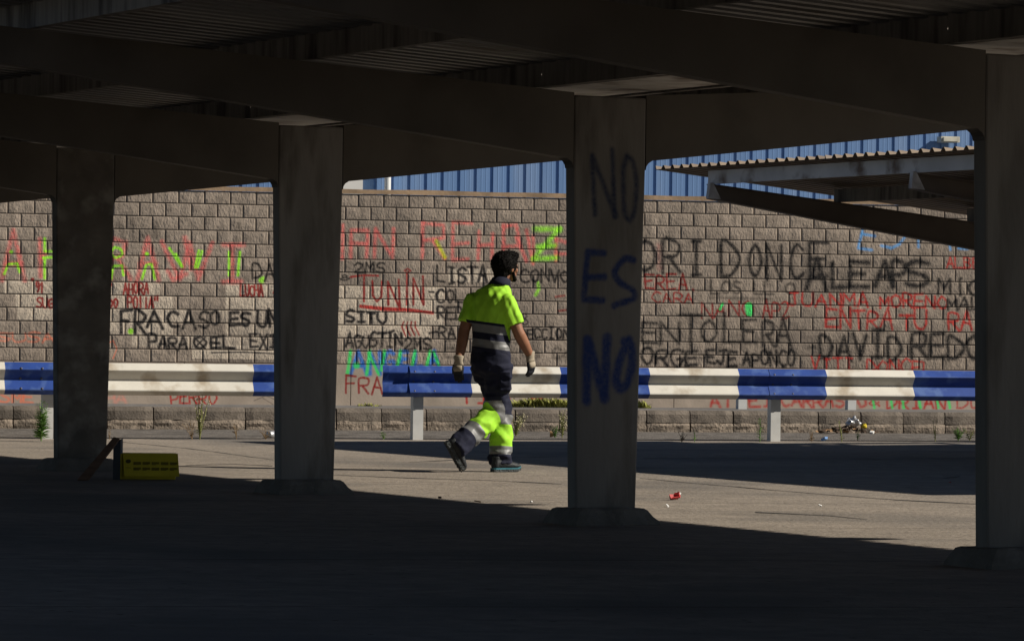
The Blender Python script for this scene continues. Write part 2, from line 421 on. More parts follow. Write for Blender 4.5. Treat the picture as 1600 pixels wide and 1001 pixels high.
g_edge = gr_p - GN * 0.02
def ge(x): return g_edge.y + (x - g_edge.x) * math.tan(TH_G)
strip_v, strip_f = [], []
xs = np.linspace(-22, 24, 60)
for i, x in enumerate(xs):
    wob = 0.05 * noise.noise((x * 1.7, 0, 0)) + 0.02 * noise.noise((x * 6, 3, 0))
    strip_v += [(x, ge(x) + 0.25 + wob, 0.004), (x, kz(x) + 0.02, 0.004)]
    if i: strip_f.append((2 * i - 2, 2 * i, 2 * i + 1, 2 * i - 1))
struct(mesh('asphalt_strip', strip_v, strip_f, m_asph))

m_crack = mat('crack_dirt', (0.05, 0.045, 0.04), 1.0, 0.2, 20)
for q in [[(1000,747),(1120,758),(1260,770),(1400,781),(1540,788)],[(1005,716),(1200,715),(1380,717),(1540,717)],[(186,690),(290,700),(380,712),(432,719)],[(522,742),(640,747),(760,750),(888,757)],[(640,722),(760,716),(880,713)],[(1440,745),(1475,747),(1500,744)],[(290,727),(360,725),(432,728)],[(1180,800),(1300,806),(1360,812)]]:
    pts_ = []
    for (ax, ay), (bx, by) in zip(q[:-1], q[1:]):
        for k in range(12): pts_.append(on_z(ax + (bx - ax) * k / 12, ay + (by - ay) * k / 12))
    V_, F_ = [], []
    for i, p in enumerate(pts_):
        o_ = 0.05 * noise.noise((p.x * 2.1, p.y, 1.0)) + 0.02 * noise.noise((p.x * 9, p.y, 4.0)); w_ = 0.02 + 0.05 * abs(noise.noise((p.x * 3, 9.0, p.y)))
        V_ += [(p.x, p.y + o_ - w_, .003), (p.x, p.y + o_ + w_, .003)]
        if i: F_.append((2 * i - 2, 2 * i, 2 * i + 1, 2 * i - 1))
    mesh('crack', V_, F_, m_crack, ground)

# kerb: upper stones on a rougher foundation course, each stone its own piece
kerb = struct(empty('kerb', (kerb_p.x, kerb_p.y, 0), TH_W))
def kerb_stone_mesh(nm, l, h, dep, m, rough, seed):
    r = random.Random(seed); mb = MB()
    nx, nz = 6, 3; ch = 0.012
    V = []
    for j in range(nz + 1):
        for i in range(nx + 1):
            x = -l / 2 + l * i / nx; z = h * j / nz
            e = 0.012 if (i in (0, nx)) else 0.0
            if j == nz: e += 0.02
            V.append((x, e + r.uniform(-rough, rough), z - (0.006 if i in (0, nx) and j == nz else 0)))
    n0 = len(V)
    Fc = [(j * (nx + 1) + i, j * (nx + 1) + i + 1, (j + 1) * (nx + 1) + i + 1, (j + 1) * (nx + 1) + i) for j in range(nz) for i in range(nx)]
    for i in range(nx + 1): V.append((-l / 2 + l * i / nx, dep, h))
    t0 = nz * (nx + 1)
    Fc += [(t0 + i, t0 + i + 1, n0 + i + 1, n0 + i) for i in range(nx)]
    V += [(-l / 2, dep, 0), (l / 2, dep, 0)]
    Fc += [(0, nx + 1, 2 * (nx + 1), t0, n0, len(V) - 2), (nx, len(V) - 1, n0 + nx, t0 + nx, 2 * (nx + 1) + nx, nx + 1 + nx)]
    me = bpy.data.meshes.new(nm); me.from_pydata(V, [], Fc); me.materials.append(m); me.validate(); me.update()
    return me
up_me = [kerb_stone_mesh('kerb_stone', 0.487, 0.135, 0.16, m_kerb, 0.003, k) for k in range(5)]
lo_me = [kerb_stone_mesh('foundation_block', 0.487, 0.108, 0.16, m_found, 0.009, 30 + k) for k in range(5)]
k_off = (on_plane(240, 655, kerb_p, WN) - kerb_p).dot(WD) - 0.25
for i in range(-9, 29):
    u = k_off + 0.5 * i
    shared('foundation_block', random.choice(lo_me), kerb, (u + random.uniform(-.004, .004), 0.0, 0.0))
    shared('kerb_stone', random.choice(up_me), kerb, (u + random.uniform(-.004, .004), 0.015 + random.uniform(-.006, .006), 0.108))
MB().box(k_off - 5, k_off + 14.5, 0.07, 0.172, -0.3, 0.205).build('kerb_core', m_mortar, kerb)
# paved strip behind the kerb
pv = MB().box(-16, 20, 0.176, 1.75, -0.33, 0.238).build('pavement', m_pave)
pv.location = kerb_p; pv.rotation_euler = (0, 0, TH_W); struct(pv)

# ------------------------------------------------------------------ block wall with graffiti
W0 = line_at(620, 59.5)
wall_o = Vector((W0.x, W0.y, 0))
P = Paint(wall_o, WD, -8.0, 11.5, -0.4, 3.5, 170)
BLK, RED, DRED, PINK, LIME, GRN, BLU, SKB, SAL = (.045, .045, .055), (.66, .13, .11), (.52, .10, .09), (.86, .40, .38), (.60, .93, .16), (.20, .84, .40), (.12, .42, .74), (.30, .60, .84), (.92, .47, .33)
LT = (.80, .74, .66)
for r_ in [(5,439,82,458),(168,440,250,460),(352,441,432,461),(24,460,82,479),(168,461,270,481),(352,463,432,482),(27,480,82,499),(168,482,298,501),(337,484,432,502),
           (168,502,270,521),(352,504,432,522),(205,524,432,541),(528,446,693,465),(528,467,692,486),(528,487,692,506),(528,508,672,527),(300,540,432,560),(700,420,800,440),(30,420,82,437),(190,420,300,438)]:
    P.rect(*r_, LT, 0.85 if r_[3] - r_[1] > 18 else 0.55)
T, S_ = P.text, P.stroke
# large pink row on the left, lime over it
for q in [[(2,438),(20,360),(38,438)],[(8,412),(32,412)],[(62,374),(63,432)],[(71,395),(63,405)],[(172,372),(172,436)],[(172,373),(196,378),(190,400),(172,405)],[(184,405),(203,436)],
          [(214,438),(230,371),(247,438)],[(219,412),(242,412)],[(252,378),(280,436),(296,380),(309,436),(331,380)],[(288,372),(298,420)],[(348,383),(380,383)],[(362,383),(362,440)],[(348,440),(376,440)],[(262,424),(270,438),(290,428)]]:
    S_(q, PINK, 6, .72, .6, .6)
for q in [[(6,428),(12,413),(26,412),(30,425)],[(69,373),(69,393),(82,393)],[(67,403),(82,402)],[(69,404),(69,435)],[(173,395),(178,387),(188,390),(190,398),(180,403),(173,397)],[(173,436),(176,416),(190,415),(192,430)],[(221,436),(228,414),(236,413),(241,436)],
          [(264,388),(282,416)],[(274,397),(284,417)],[(310,392),(304,418)],[(315,393),(308,418)],[(357,394),(357,430)],[(374,394),(371,430)]]:
    S_(q, LIME, 3.6, .95, .5)
P.blob(17,394,3,LIME); P.blob(229,397,3,LIME); P.blob(409,437,5,LIME); P.blob(204,518,4,LIME)
for q in [[(188,352),(194,372)],[(206,344),(208,374)],[(223,368),(230,362)],[(241,350),(243,372)]]: S_(q, BLK, 7, .55, .9, .5)
# pink row on the right half
for q in [[(535,352),(534,404)],[(547,402),(548,360),(574,360),(572,402)],[(548,380),(572,381)],[(584,402),(586,358),(612,402),(614,358)],[(659,404),(660,348)],[(660,349),(692,352),(692,372),(661,376)],[(676,378),(694,404)],
          [(736,349),(707,348),(706,406),(730,405)],[(707,382),(730,380)],[(748,362),(746,406)],[(769,366),(768,406)],[(747,384),(768,382)],[(786,352),(786,398)],[(786,354),(806,352),(812,384),(786,386)],[(822,360),(832,412),(832,370)],
          [(868,372),(868,408)],[(868,374),(887,380)],[(868,398),(888,396)],[(806,372),(822,408)]]:
    S_(q, PINK, 5, .78, .6, .6)
for q in [[(835,358),(874,359)],[(873,358),(833,404)],[(833,405),(869,403)],[(840,386),(866,384)]]: S_(q, LIME, 6.5, .85, .7)
S_([(681,377),(694,402)], (.80,.84,.12), 5, .9, .6); S_([(839,440),(841,452),(836,461)], LIME, 4, .8, .7)
# small dark red lines on the left
T('91',56,441,67,456,DRED,2.4,.97); T('SUG',57,466,82,480,DRED,2.4,.97); T('?',168,442,174,457,DRED,2.4,.97); T('AHORA',192,443,231,459,DRED,2.4,.97)
T('DO',169,467,183,480,DRED,2.4,.97); T('POllA"',199,464,247,481,DRED,2.5,.97); T('LUCHA',375,446,410,463,DRED,2.4,.97); T('4',426,450,432,461,DRED,2.4,.97); P.blob(50,437,2.5,DRED)
# black letters on the left
for a in [('F',188,486,205,521),('R',210,486,227,520),('A',230,487,252,514),('C',262,487,278,511),('A',285,482,305,512),('S',311,487,325,510),('O',328,486,342,508),('ES',359,487,388,508),('UN',402,487,434,511)]: T(*a, BLK, 4.2, 1.0, .4)
T('PARA',232,526,291,544,BLK,3.5,1.0); T('O',302,526,322,545,BLK,3.3,1.0); T('X',304,528,320,543,BLK,2.4); T('EL',328,526,365,544,BLK,3.5,1.0); T('EXI',390,523,432,544,BLK,3)
S_([(330,551),(380,550),(432,553)], BLK, 2, .7); T('DA',394,412,428,436,BLK,3.3,1.0)
T('SUSA',-4,519,85,534,SAL,2.6,.6,.7); S_([(166,538),(176,532),(182,545),(176,560)], SAL, 2, .6)
# middle
T('2M5'.replace('5','S'),554,410,600,425,BLK,3.3,1.0); T('8',532,428,544,438,BLK,2.2); S_([(566,412),(570,430)], BLK, 3, .7)
for q in [[(547,433),(568,430),(590,431)],[(568,431),(568,471)],[(581,439),(582,462),(588,471),(595,464),(596,440)],[(606,476),(605,440),(624,482),(622,437)],[(635,428),(635,476)],[(645,476),(645,435),(661,476),(660,432)]]: S_(q, DRED, 3.2, .95, .35)
S_([(631,423),(636,420),(641,423),(636,426),(631,423)], DRED, 2.5)
for k in range(4): S_([(562,477+k),(600,481+k*1.3),(640,483+k),(676,488+k*.7)], RED, 2.2, .8, .5)
for k in range(4): S_([(630+k*6,503),(627+k*7,511),(633+k*7,525-k*.5)], DRED, 2, .9)
T('SITU',540,487,602,503,BLK,3.5,1.0); T('AGUSTIN',540,522,627,541,BLK,3.5,1.0,jit=.1); T('2MS',632,528,672,545,BLK,3.5,1.0)
for i_, (ch, x0, x1, yb) in enumerate([('A',544,572,584),('N',574,593,585),('G',597,614,578),('E',622,636,572),('L',645,658,572),('A',668,684,572)]):
    T(ch, x0 + 3, 549, x1, yb, BLU, 6, .92, .4, jit=.03); S_([(x0 - 2, yb), (x0 + 3, 549)], GRN, 5, .95, .4)
S_([(575,552),(591,585)], GRN, 4.5, .95, .4); P.blob(556,571,5,GRN); S_([(677,550),(685,572)], GRN, 4.5, .95, .4)
T('FRA',540,587,596,614,DRED,3.2,.97,.3)
T('LISTA',682,417,760,441,BLK,3.5,1.0); T('CONVO',813,421,888,440,BLK,3.5,1.0); T('-',670,454,677,458,BLK,2.4); T('COL',681,453,724,472,BLK,3.3,1.0); T('RED',683,481,724,499,BLK,3.3,1.0)
T('-RAl',671,510,724,527,BLK,3.3,1.0); T('E',694,534,710,560,BLK,3.5,.7,.9); T('8',814,487,824,507,BLK,2.2); T('DECCION',812,513,888,529,BLK,3.5,1.0,jit=.08); T('TS',806,535,842,560,BLK,4,.5,1.0); T('C4',862,545,890,560,BLK,3.5,.7,.9)
S_([(867,464),(881,462)], DRED, 3, .8); S_([(872,486),(888,484)], DRED, 3.2, .85)
# right
for a in [('O',992,374,1023,422),('R',1035,377,1062,427),('I',1078,377,1096,429),('D',1126,379,1155,431),('O',1170,382,1188,431),('N',1197,381,1220,437),('C',1234,383,1253,435),('E',1264,382,1292,432)]: T(*a, BLK, 15, .16, 1.0, jit=.02); T(*a, BLK, 5.4, 1.0, .5, jit=.025)
for a in [('A',1259,404,1291,452),('L',1300,409,1322,448),('E',1327,409,1356,448),('A',1367,408,1394,447),('P',1394,410,1414,447),('S',1414,409,1450,447)]: T(*a, BLK, 18, .20, 1.0, jit=.02); T(*a, BLK, 7.5, 1.0, .5, jit=.025)
S_([(1262,412),(1288,418),(1262,424),(1288,430)], BLK, 6, .6, 1.0)
T('EREA.',1007,428,1090,452,DRED,3.2,.97); T('CARA',1018,456,1082,472,DRED,2.6,.95); T('NANO',1095,471,1176,495,DRED,3.0,.97); T('AP2',1191,473,1232,496,DRED,3.0,.97)
S_([(1169,478),(1170,489)], GRN, 11, .97, .2); S_([(1128,475),(1124,483)], GRN, 4.5, .95, .3)
T('LOS LL O',1110,440,1240,458,BLK,3.6,.8,.6); S_([(1108,465),(1150,466),(1206,467)], BLK, 3, .6, .9)
T('JUANMA',1230,458,1356,477,RED,3.6,.95); T('MORENO',1374,461,1478,480,RED,3.6,.95); T('ENTRA',1290,485,1393,513,RED,4,.95); T('TU',1405,489,1446,514,RED,4.2,.95); T('RA',1481,490,1518,516,RED,3.8,.95); T('Y',0,0,1,1,RED,1) if 'Y' in GL else None
T('ALBE',1478,402,1530,418,RED,3,.85); T('MiG',1466,436,1532,460,BLK,4.6,.95,.5); T('MAL',1480,467,1532,484,BLK,4.0,.95,.5)
for a in [('E',1003,505,1026,536),('N',1032,504,1060,537),('T',1060,492,1096,550),('O',1095,503,1118,534),('L',1130,489,1155,535),('E',1160,500,1180,535),('R',1191,502,1209,540),('A',1212,500,1234,542)]: T(*a, BLK, 13, .14, 1.0, jit=.02); T(*a, BLK, 4.6, .97, .6, jit=.03)
T('ORGE',1002,546,1088,570,BLK,4.8,1.0,.5); T('-',1091,556,1099,562,BLK,3.5,.7,.9); T('EJE',1103,547,1150,570,BLK,4.8,1.0,.5); T('APONCO',1160,549,1241,571,BLK,4.8,1.0,.5)
T('-',1262,540,1272,546,BLK,4,.7,.9); T('DAVID',1280,521,1408,558,BLK,16,.16,1.0); T('REDO',1425,523,1532,559,BLK,16,.16,1.0); T('DAVID',1280,521,1408,558,BLK,6,1.0,.5); T('REDO',1425,523,1532,559,BLK,6,1.0,.5); T('VITI DONCEL',1266,560,1456,581,RED,3.4,.9,.5)
for q in [[(1347,358),(1340,388),(1361,391)],[(1346,366),(1366,369)],[(1376,384),(1392,388),(1404,382),(1413,370)],[(1434,374),(1434,386)],[(1483,384),(1484,390)],[(1497,388),(1511,389)]]: S_(q, SKB, 4, .85, .6)
for q in [[(1028,384),(1030,420)]]: S_(q, PINK, 7, .35, 1.0, .6)
# plinth writing
T('SME',0,612,50,628,SAL,3.4,.75,.6); T('HA',163,614,196,629,(.90,.55,.48),3.4,.5,.8); T('PERRO',266,612,337,631,RED,3,.92,.35)
T('TIM E',716,612,852,629,RED,3.6,.95,.4); T('ATTEI',1108,616,1206,634,RED,4,.85,.6); T('CARRASCO',1220,616,1352,634,RED,4.2,.85,.6); T('&',1358,618,1372,634,RED,3.2); T('DRIAN',1385,618,1476,638,RED,3.6,.95); T('DO',1495,620,1532,638,RED,3.2,.8)
for x_ in (1362, 1390, 1408, 1434, 1462, 1480): S_([(x_,618),(x_+3,637)], GRN, 4.5, .85, .4)
S_([(396,626),(415,618),(428,624)], BLK, 1.6, .5); S_([(410,622),(426,632)], BLK, 1.6, .5)
im_wall = P.image('wall_spray_paint')
apply_paint(m_block, P, im_wall)
apply_paint(m_plinth, P, im_wall)

wall = tag(empty('block_wall', wall_o, TH_W), 'long grey split-face block wall covered in spray-painted graffiti behind the guardrails', 'wall')
BL, BH = 0.4, 0.2024
z_pl = 0.555                                       # top of the smooth plinth
NROW = 13
def block_mesh(seed):
    r = random.Random(seed)
    nx, nz = 7, 5
    V, Fc = [], []
    w, h = BL - 0.015, BH - 0.010
    gx = [0, .014 / w] + [.014 / w + (1 - .028 / w) * k / (nx - 2) for k in range(1, nx - 2)] + [1 - .014 / w, 1]
    gz = [0, .011 / h] + [.011 / h + (1 - .022 / h) * k / (nz - 2) for k in range(1, nz - 2)] + [1 - .011 / h, 1]
    for j in range(nz + 1):
        for i in range(nx + 1):
            edge = i in (0, nx) or j in (0, nz)
            ring = i in (1, nx - 1) or j in (1, nz - 1)
            x = -w / 2 + w * gx[i] + (0 if edge or ring else r.uniform(-.012, .012))
            z = h * gz[j] + (0 if edge or ring else r.uniform(-.008, .008))
            y = -0.007 if edge else (-0.0125 - r.random() * 0.003 if ring else -0.013 - r.random() * 0.009)
            V.append((x, y, z))
    Fc = [(j * (nx + 1) + i, j * (nx + 1) + i + 1, (j + 1) * (nx + 1) + i + 1, (j + 1) * (nx + 1) + i) for j in range(nz) for i in range(nx)]
    n0 = len(V)
    V += [(-w / 2, 0.03, 0), (w / 2, 0.03, 0), (w / 2, 0.03, h), (-w / 2, 0.03, h)]
    bl, br, tl, tr = 0, nx, nz * (nx + 1), nz * (nx + 1) + nx
    Fc += [tuple([n0, n0 + 1] + [br - k for k in range(nx + 1)]), tuple([tl + k for k in range(nx + 1)] + [n0 + 2, n0 + 3]),
           tuple([n0, ] + [bl + k * (nx + 1) for k in range(nz + 1)] + [n0 + 3]), tuple([n0 + 2] + [tr - k * (nx + 1) for k in range(nz + 1)] + [n0 + 1])]
    me = bpy.data.meshes.new('block'); me.from_pydata(V, [], Fc); me.materials.append(m_block); me.validate(); me.update()
    return me
bl_me = [block_mesh(100 + k) for k in range(14)]
def proj(p):
    v = Vector(p) - Vector((0, 0, HC))
    x, y = F * v.x / v.y, -F * v.z / v.y + (HY - 500.5)
    c, s = math.cos(ROLL), math.sin(ROLL)
    return CX + c * x - s * y, 500.5 + s * x + c * y
u_off = (on_plane(578, 400, wall_o, WN) - wall_o).dot(WD)
hidden = lambda x, y: x < -15 or x > 1545 or 90 < x < 158 or 440 < x < 515 or 900 < x < 990 or y > 585 or (735 < x < 790 and y > 450) or \
    y < 318 - (x - 175) * 0.11 and x < 430 or (x > 1110 and y < 315 + (x - 1110) * .17)
cand = []
for r_ in range(NROW):
    for k in range(-22, 32):
        u = u_off + (k + 0.5 * (r_ % 2)) * BL
        if not -8.4 < u < 11.8: continue
        z = z_pl + 0.006 + r_ * BH
        cpx = proj(wall_o + WD * u + Vector((0, 0, z + .1)))
        cand.append((hidden(*cpx), -1.0 / (wall_o + WD * u).y, u, z))
cand.sort(key=lambda t: (t[0], t[1]))
rest = MB()
for i, (hid, _, u, z) in enumerate(cand):
    me = random.choice(bl_me)
    flip = random.random() < 0.0
    yj = random.uniform(-.004, .004)
    if i < 300 and not hid:
        shared('block', me, wall, (u, yj, z))
    else:
        rest.add([(v.co.x + u, v.co.y + yj, v.co.z + z) for v in me.vertices], [tuple(p.vertices) for p in me.polygons])
ro = rest.build('blocks', m_block, wall); ro['kind'] = 'stuff'
z_top = z_pl + NROW * BH
MB().box(-9, 12.2, 0.012, 0.2, -0.34, z_top).build('wall_core', m_mortar, wall)
pl = MB()
for k in range(-4, 5):
    pl.box(k * 2.6 + 0.006 - .72, k * 2.6 + 2.594 - .72, -0.02, 0.01, -0.34, z_pl)
pl.build('plinth', m_plinth, wall)
cp = MB()
nseg = 90
for i in range(nseg):
    a, b = -9 + 21.2 * i / nseg, -9 + 21.2 * (i + 1) / nseg
    h0, h1 = z_top + .075 + .012 * noise.noise((a, 0, 0)), z_top + .075 + .012 * noise.noise((b, 0, 0))
    cp.add([(a, -.03, z_top + .002), (b, -.03, z_top + .002), (b, -.03, h1), (a, -.03, h0), (a, .22, h0), (b, .22, h1)], [(0, 1, 2, 3), (3, 2, 5, 4)])
cp.build('coping', m_cap, wall)

# ------------------------------------------------------------------ blue warehouse beyond the wall
B0 = line_at(800, 76.0)
ware = tag(empty('warehouse', (B0.x, B0.y, -0.34), TH_W), 'warehouse clad in blue ribbed metal sheet rising behind the graffiti wall', 'building')
RP = 0.335
def clad_mesh(h):
    pr = [(0, 0), (0.005, .035), (0.062, .035), (0.067, 0), (0.15, 0), (0.156, -.002), (0.172, -.002), (0.178, 0), (0.245, 0), (0.251, -.002), (0.267, -.002), (0.273, 0), (RP, 0)]
    V = [(x, y, z) for z in (0, h) for x, y in pr]
    n = len(pr)
    me = bpy.data.meshes.new('cladding_sheet'); me.from_pydata(V, [], [(i, i + 1, n + i + 1, n + i) for i in range(n - 1)]); me.materials.append(m_blue); me.update()
    return me
cm = clad_mesh(9.5)
boff = (on_plane(636, 280, B0, WN) - B0).dot(WD)
for k in range(-36, 46):
    shared('cladding_sheet', cm, ware, (boff + k * RP, 0, 0))
MB().box(-12.5, 15.6, 0.08, 12, 0, 9.45).build('building_core', m_mortar, ware)
p_ = on_plane(549, 285, B0, WN); u_ = (p_ - B0).dot(WD)
MB().box(u_ - .22, u_ + .17, -.28, -.06, 0, 5.2).build('white_panel', m_whitew, ware)
p_ = on_plane(603, 285, B0, WN); u_ = (p_ - B0).dot(WD)
dp = MB().tube([(u_, -.15, 0), (u_, -.15, 7)], 0.065, 12).build('downpipe', m_galv, ware, True)
MB().tube([(u_, -.15, 3.14), (u_, -.15, 3.22)], 0.085, 12).build('pipe_collar', m_cap, dp, True)
p_ = on_plane(1477, 219, B0, WN); u_ = (p_ - B0).dot(WD); zb = p_.z + .34
MB().box(u_ - .2, u_ + .2, -.3, -.05, zb - .06, zb + .06).box(u_ - .16, u_ + .16, -.34, -.3, zb - .04, zb + .04).build('wall_lamp_box', mat('lamp_housing', (0.5, 0.47, 0.38), 0.6), ware)

# ------------------------------------------------------------------ the carport we look through
C3 = Vector((0.526, 22.06, 0))
cp_root = tag(empty('carport', C3, TH_C), 'dark steel carport with tapered columns in the foreground', 'carport')
DCOL = 4.075
ZB, SB, DB, ST, TIP = 2.085, 0.116, 0.365, 0.062, 4.0
hb, ht = 0.197, 0.236                              # half depth of the column, bottom and top
FW, FT = 0.052, 0.012                              # flange half width, thickness
def zbot(t): return ZB + SB * max(abs(t) - ht, 0)
def ztop(t): return ZB + DB + ST * abs(t)
P3 = Paint(C3 , Vector((math.cos(TH_C), math.sin(TH_C), 0)), -0.3, 0.3, 0.0, 2.5, 300, 5, 262.0)
NAVY = (.03, .08, .26)
for q in [[(918,250),(922,335)],[(918,244),(954,338)],[(949,235),(953,338)],[(972,245),(966,270),(968,330),(976,345),(984,330),(987,290),(982,255),(972,245)]]: P3.stroke(q, (.03, .11, .24), 8, .85, .5)
for q in [[(936,396),(911,394),(907,432),(905,468),(934,470)],[(908,434),(936,433)],[(982,407),(968,405),(953,425),(960,440),(982,455),(983,466),(962,474),(952,478)]]: P3.stroke(q, (.02, .15, .37), 10, .97, .35)
for q in [[(909,626),(910,532)],[(912,532),(936,622)],[(937,622),(941,528)],[(975,532),(962,560),(955,590),(960,606),(972,600),(980,570),(978,540),(968,534)]]: P3.stroke(q, (.02, .16, .40), 14, .98, .35)
m_steel3 = mat('column_paint_sprayed', (0.17, 0.155, 0.138), 0.65, 0.16, 2.2, 0.3, 18, stain=(0.10, 0.087, 0.073, 1), stain_scale=4.0, stretch=(1.6, 1.6, 0.35)); pass
apply_paint(m_steel3, P3, P3.image('column_spray_paint'))
def fillet(x0, z0, s):   # knee between column side and beam soffit
    return [(s * (ht + .002), ZB - .05), (s * (ht + .012), ZB - .018), (s * (ht + .04), ZB + .001)]
m_dirty = mat('column_paint_dirty', (0.105, 0.092, 0.078), 0.7, 0.3, 5, 0.2, 30, stain=(0.19, 0.175, 0.155, 1), stain_scale=6.0)
m_column4 = mat('column_paint_worn', (0.165, 0.152, 0.136), 0.65, 0.18, 2.4, 0.3, 18, stain=(0.10, 0.088, 0.075, 1), stain_scale=3.4, stretch=(1.6, 1.6, 0.35))
def column_part(y, m, parent):
    wb = MB().prism([(-hb, .06), (hb, .06), (ht, ZB - .05), (ht, ZB + DB), (-ht, ZB + DB), (-ht, ZB - .05)], -FW, FW)
    o = wb.build('column', m, parent); o.location = (0, y, 0)
    bv = o.modifiers.new('edge', 'BEVEL'); bv.width = 0.012; bv.segments = 2; bv.limit_method = 'ANGLE'; bv.angle_limit = 0.9
    return o
def arm(s, m, y, parent):
    a, b = s * (ht + .002), s * TIP
    pts = [(a, ZB - .05), (s * (ht + .006), ZB - .03), (s * (ht + .018), ZB - .012), (s * (ht + .045), zbot(ht + .045)), (b, zbot(TIP)), (b, ztop(TIP)), (a, ztop(ht))]
    wb = MB().prism(pts if s > 0 else pts[::-1], -FW + .002, FW - .002)
    o = wb.build('beam', m, parent); o.location = (0, y, 0)
    return o
foot = MB()
fh = [(0, .255), (.02, .248), (.05, .228), (.085, .205), (.095, .185)]
NS = 9
def ring_pts(r_, z):
    a_, b_ = r_ + .02, r_ * .8
    c = [(-a_, -b_), (a_, -b_), (a_, b_), (-a_, b_)]
    return [(c[k][0] + (c[(k + 1) % 4][0] - c[k][0]) * i / NS, c[k][1] + (c[(k + 1) % 4][1] - c[k][1]) * i / NS, z) for k in range(4) for i in range(NS)]
for z, r_ in fh: foot.v += ring_pts(r_, z)
n4 = 4 * NS
for i in range(len(fh) - 1):
    for k in range(n4): foot.f.append((n4 * i + k, n4 * i + (k + 1) % n4, n4 * i + n4 + (k + 1) % n4, n4 * i + n4 + k))
foot.f.append(tuple(n4 * (len(fh) - 1) + k for k in range(n4)))
def worn(me, amp, sc):
    for v in me.vertices:
        if v.co.z > .001: v.co += Vector((noise.noise(v.co * sc), noise.noise(v.co * sc + Vector((7, 1, 3))), 0.5 * noise.noise(v.co * sc + Vector((2, 9, 4))))) * amp
ys = [n * DCOL for n in range(-4, 6)]
foot_me = None
for y in ys:
    c_ = column_part(y, m_steel3 if abs(y) < .01 else (m_dirty if y > 5 else m_column4 if y < -3 else m_column), cp_root)
    arm(-1, m_steel, y, cp_root); arm(1, m_steel, y, cp_root)
    if foot_me is None:
        fo = foot.build('footing', m_foot, c_); foot_me = fo.data; worn(foot_me, .022, 9)
    else:
        fo = shared('footing', foot_me, c_)
PH = 0.13
def purlin(t, y0, y1, m, parent, zf, h=PH):
    s = 1 if t > 0 else -1
    z = zf(t) + .014
    o = MB().box(t - .004, t + .004, y0, y1, z, z + h + .03).box(t - .05 * s if s > 0 else t + .004, t - .004 if s > 0 else t + .05, y0, y1, z, z + .006).build('purlin', m, parent)
    return o
y_lo, y_hi = ys[0] - .5, ys[-1] + .5
for t in (-3.5, -1.9, 1.9, 3.5):
    for a, b in zip([y_lo] + ys[1:], ys[1:] + [y_hi]):
        purlin(t, a + .003, b - .003, m_purlin, cp_root, ztop)
for s in (-1, 1):
    for a, b in zip([y_lo] + ys[1:], ys[1:] + [y_hi]):
        purlin(s * .42, a + .003, b - .003, m_purlin, cp_root, ztop, .12)
MB().box(-.30, .30, y_lo, y_hi, ZB + DB + .045, ZB + DB + .055).box(-.306, -.30, y_lo, y_hi, ZB + DB + .045, ZB + DB + .2).box(.30, .306, y_lo, y_hi, ZB + DB + .045, ZB + DB + .2).build('valley_gutter', m_steel2, cp_root)
def corrugated(name, t0, t1, y0, y1, zf, m, parent, pitch=0.17, hh=0.038, shape=((0, 0), (.42, 0), (.52, 1), (.90, 1))):
    prof = []
    y = y0; k = 0
    while y < y1:
        for dy, dz in shape:
            prof.append((min(y + dy * pitch, y1), dz * hh))
        y += pitch
    prof.append((y1, 0))
    V = [(t, yy, zf(t) + zz) for t in (t0, t1) for yy, zz in prof]
    n = len(prof)
    o = mesh(name, V, [(i, n + i, n + i + 1, i + 1) for i in range(n - 1)], m, parent)
    md = o.modifiers.new('thickness', 'SOLIDIFY'); md.thickness = 0.004; md.offset = 1
    return o
zroof = lambda t: ztop(t) + .014 + PH + .003
for a, b in zip([y_lo] + ys[1:], ys[1:] + [y_hi]):
    corrugated('roof_sheet', -4.15, -.31, a, b + .02, zroof, m_sheet, cp_root)
    corrugated('roof_sheet', .31, 4.15, a, b + .02, zroof, m_sheet, cp_root)

# unseen second aisle over the camera, added to keep the near ground dark
for o in list(cp_root.children):
    y_o = o.location.y if o.name.split('.')[0] in ('beam', 'column') else None
    c_ = o.copy(); col.objects.link(c_); c_.parent = cp_root; c_.location.x -= 10.5
    if c_.data.materials and c_.data.materials[0] == m_steel3:
        c_.data = c_.data.copy(); c_.data.materials[0] = m_column
    for k_ in o.children:
        d_ = k_.copy(); col.objects.link(d_); d_.parent = c_

# ------------------------------------------------------------------ the second carport, right background
K0 = Vector((1.44, 36.7, 0))
k_root = tag(empty('carport', K0, TH_C), 'rusty corrugated carport roof in the sun, right background before the wall', 'carport')
zk_b = lambda t: 2.375 - .138 * t
zk_t = lambda t: 2.495 - .096 * t
def zk_roof(t): return zk_t(t) + .15
beams_y = [-.77, -4.17, -7.57, -10.97]
for y in beams_y:
    for sgn in (1,):
        w_ = MB().prism([(.04, zk_b(.04)), (3.95, zk_b(3.95)), (3.95, zk_t(3.95)), (.04, zk_t(.04))], y - .005, y + .005)
        w_.strip([(3.95, zk_b(3.95)), (.04, zk_b(.04))][::-1], y - .05, y + .05, -.010); w_.strip([(.04, zk_t(.04)), (3.95, zk_t(3.95))], y - .05, y + .05, .010)
        b_ = w_.build('beam', m_beam2, k_root)
        MB().prism([(.0, zk_b(0) - .01), (.14, zk_b(.14)), (.05, zk_t(.05) + .02), (.02, zk_t(.02) + .02)], y - .055, y - .006).build('end_plate', m_steel2, b_)
    m2 = MB().prism([(4.6, zk_b(3.4)), (8.2, zk_b(.0)), (8.2, zk_t(0)), (4.6, zk_t(3.4))], y - .05, y + .05).build('beam', m_beam2, k_root)
    c_ = MB().box(3.96, 4.02, y - .06, y + .06, .0, zk_t(3.9)).box(4.5, 4.56, y - .06, y + .06, .0, zk_t(3.9)).box(4.02, 4.5, y - .006, y + .006, 0.0, zk_t(3.9)).build('column', m_beam2, k_root)
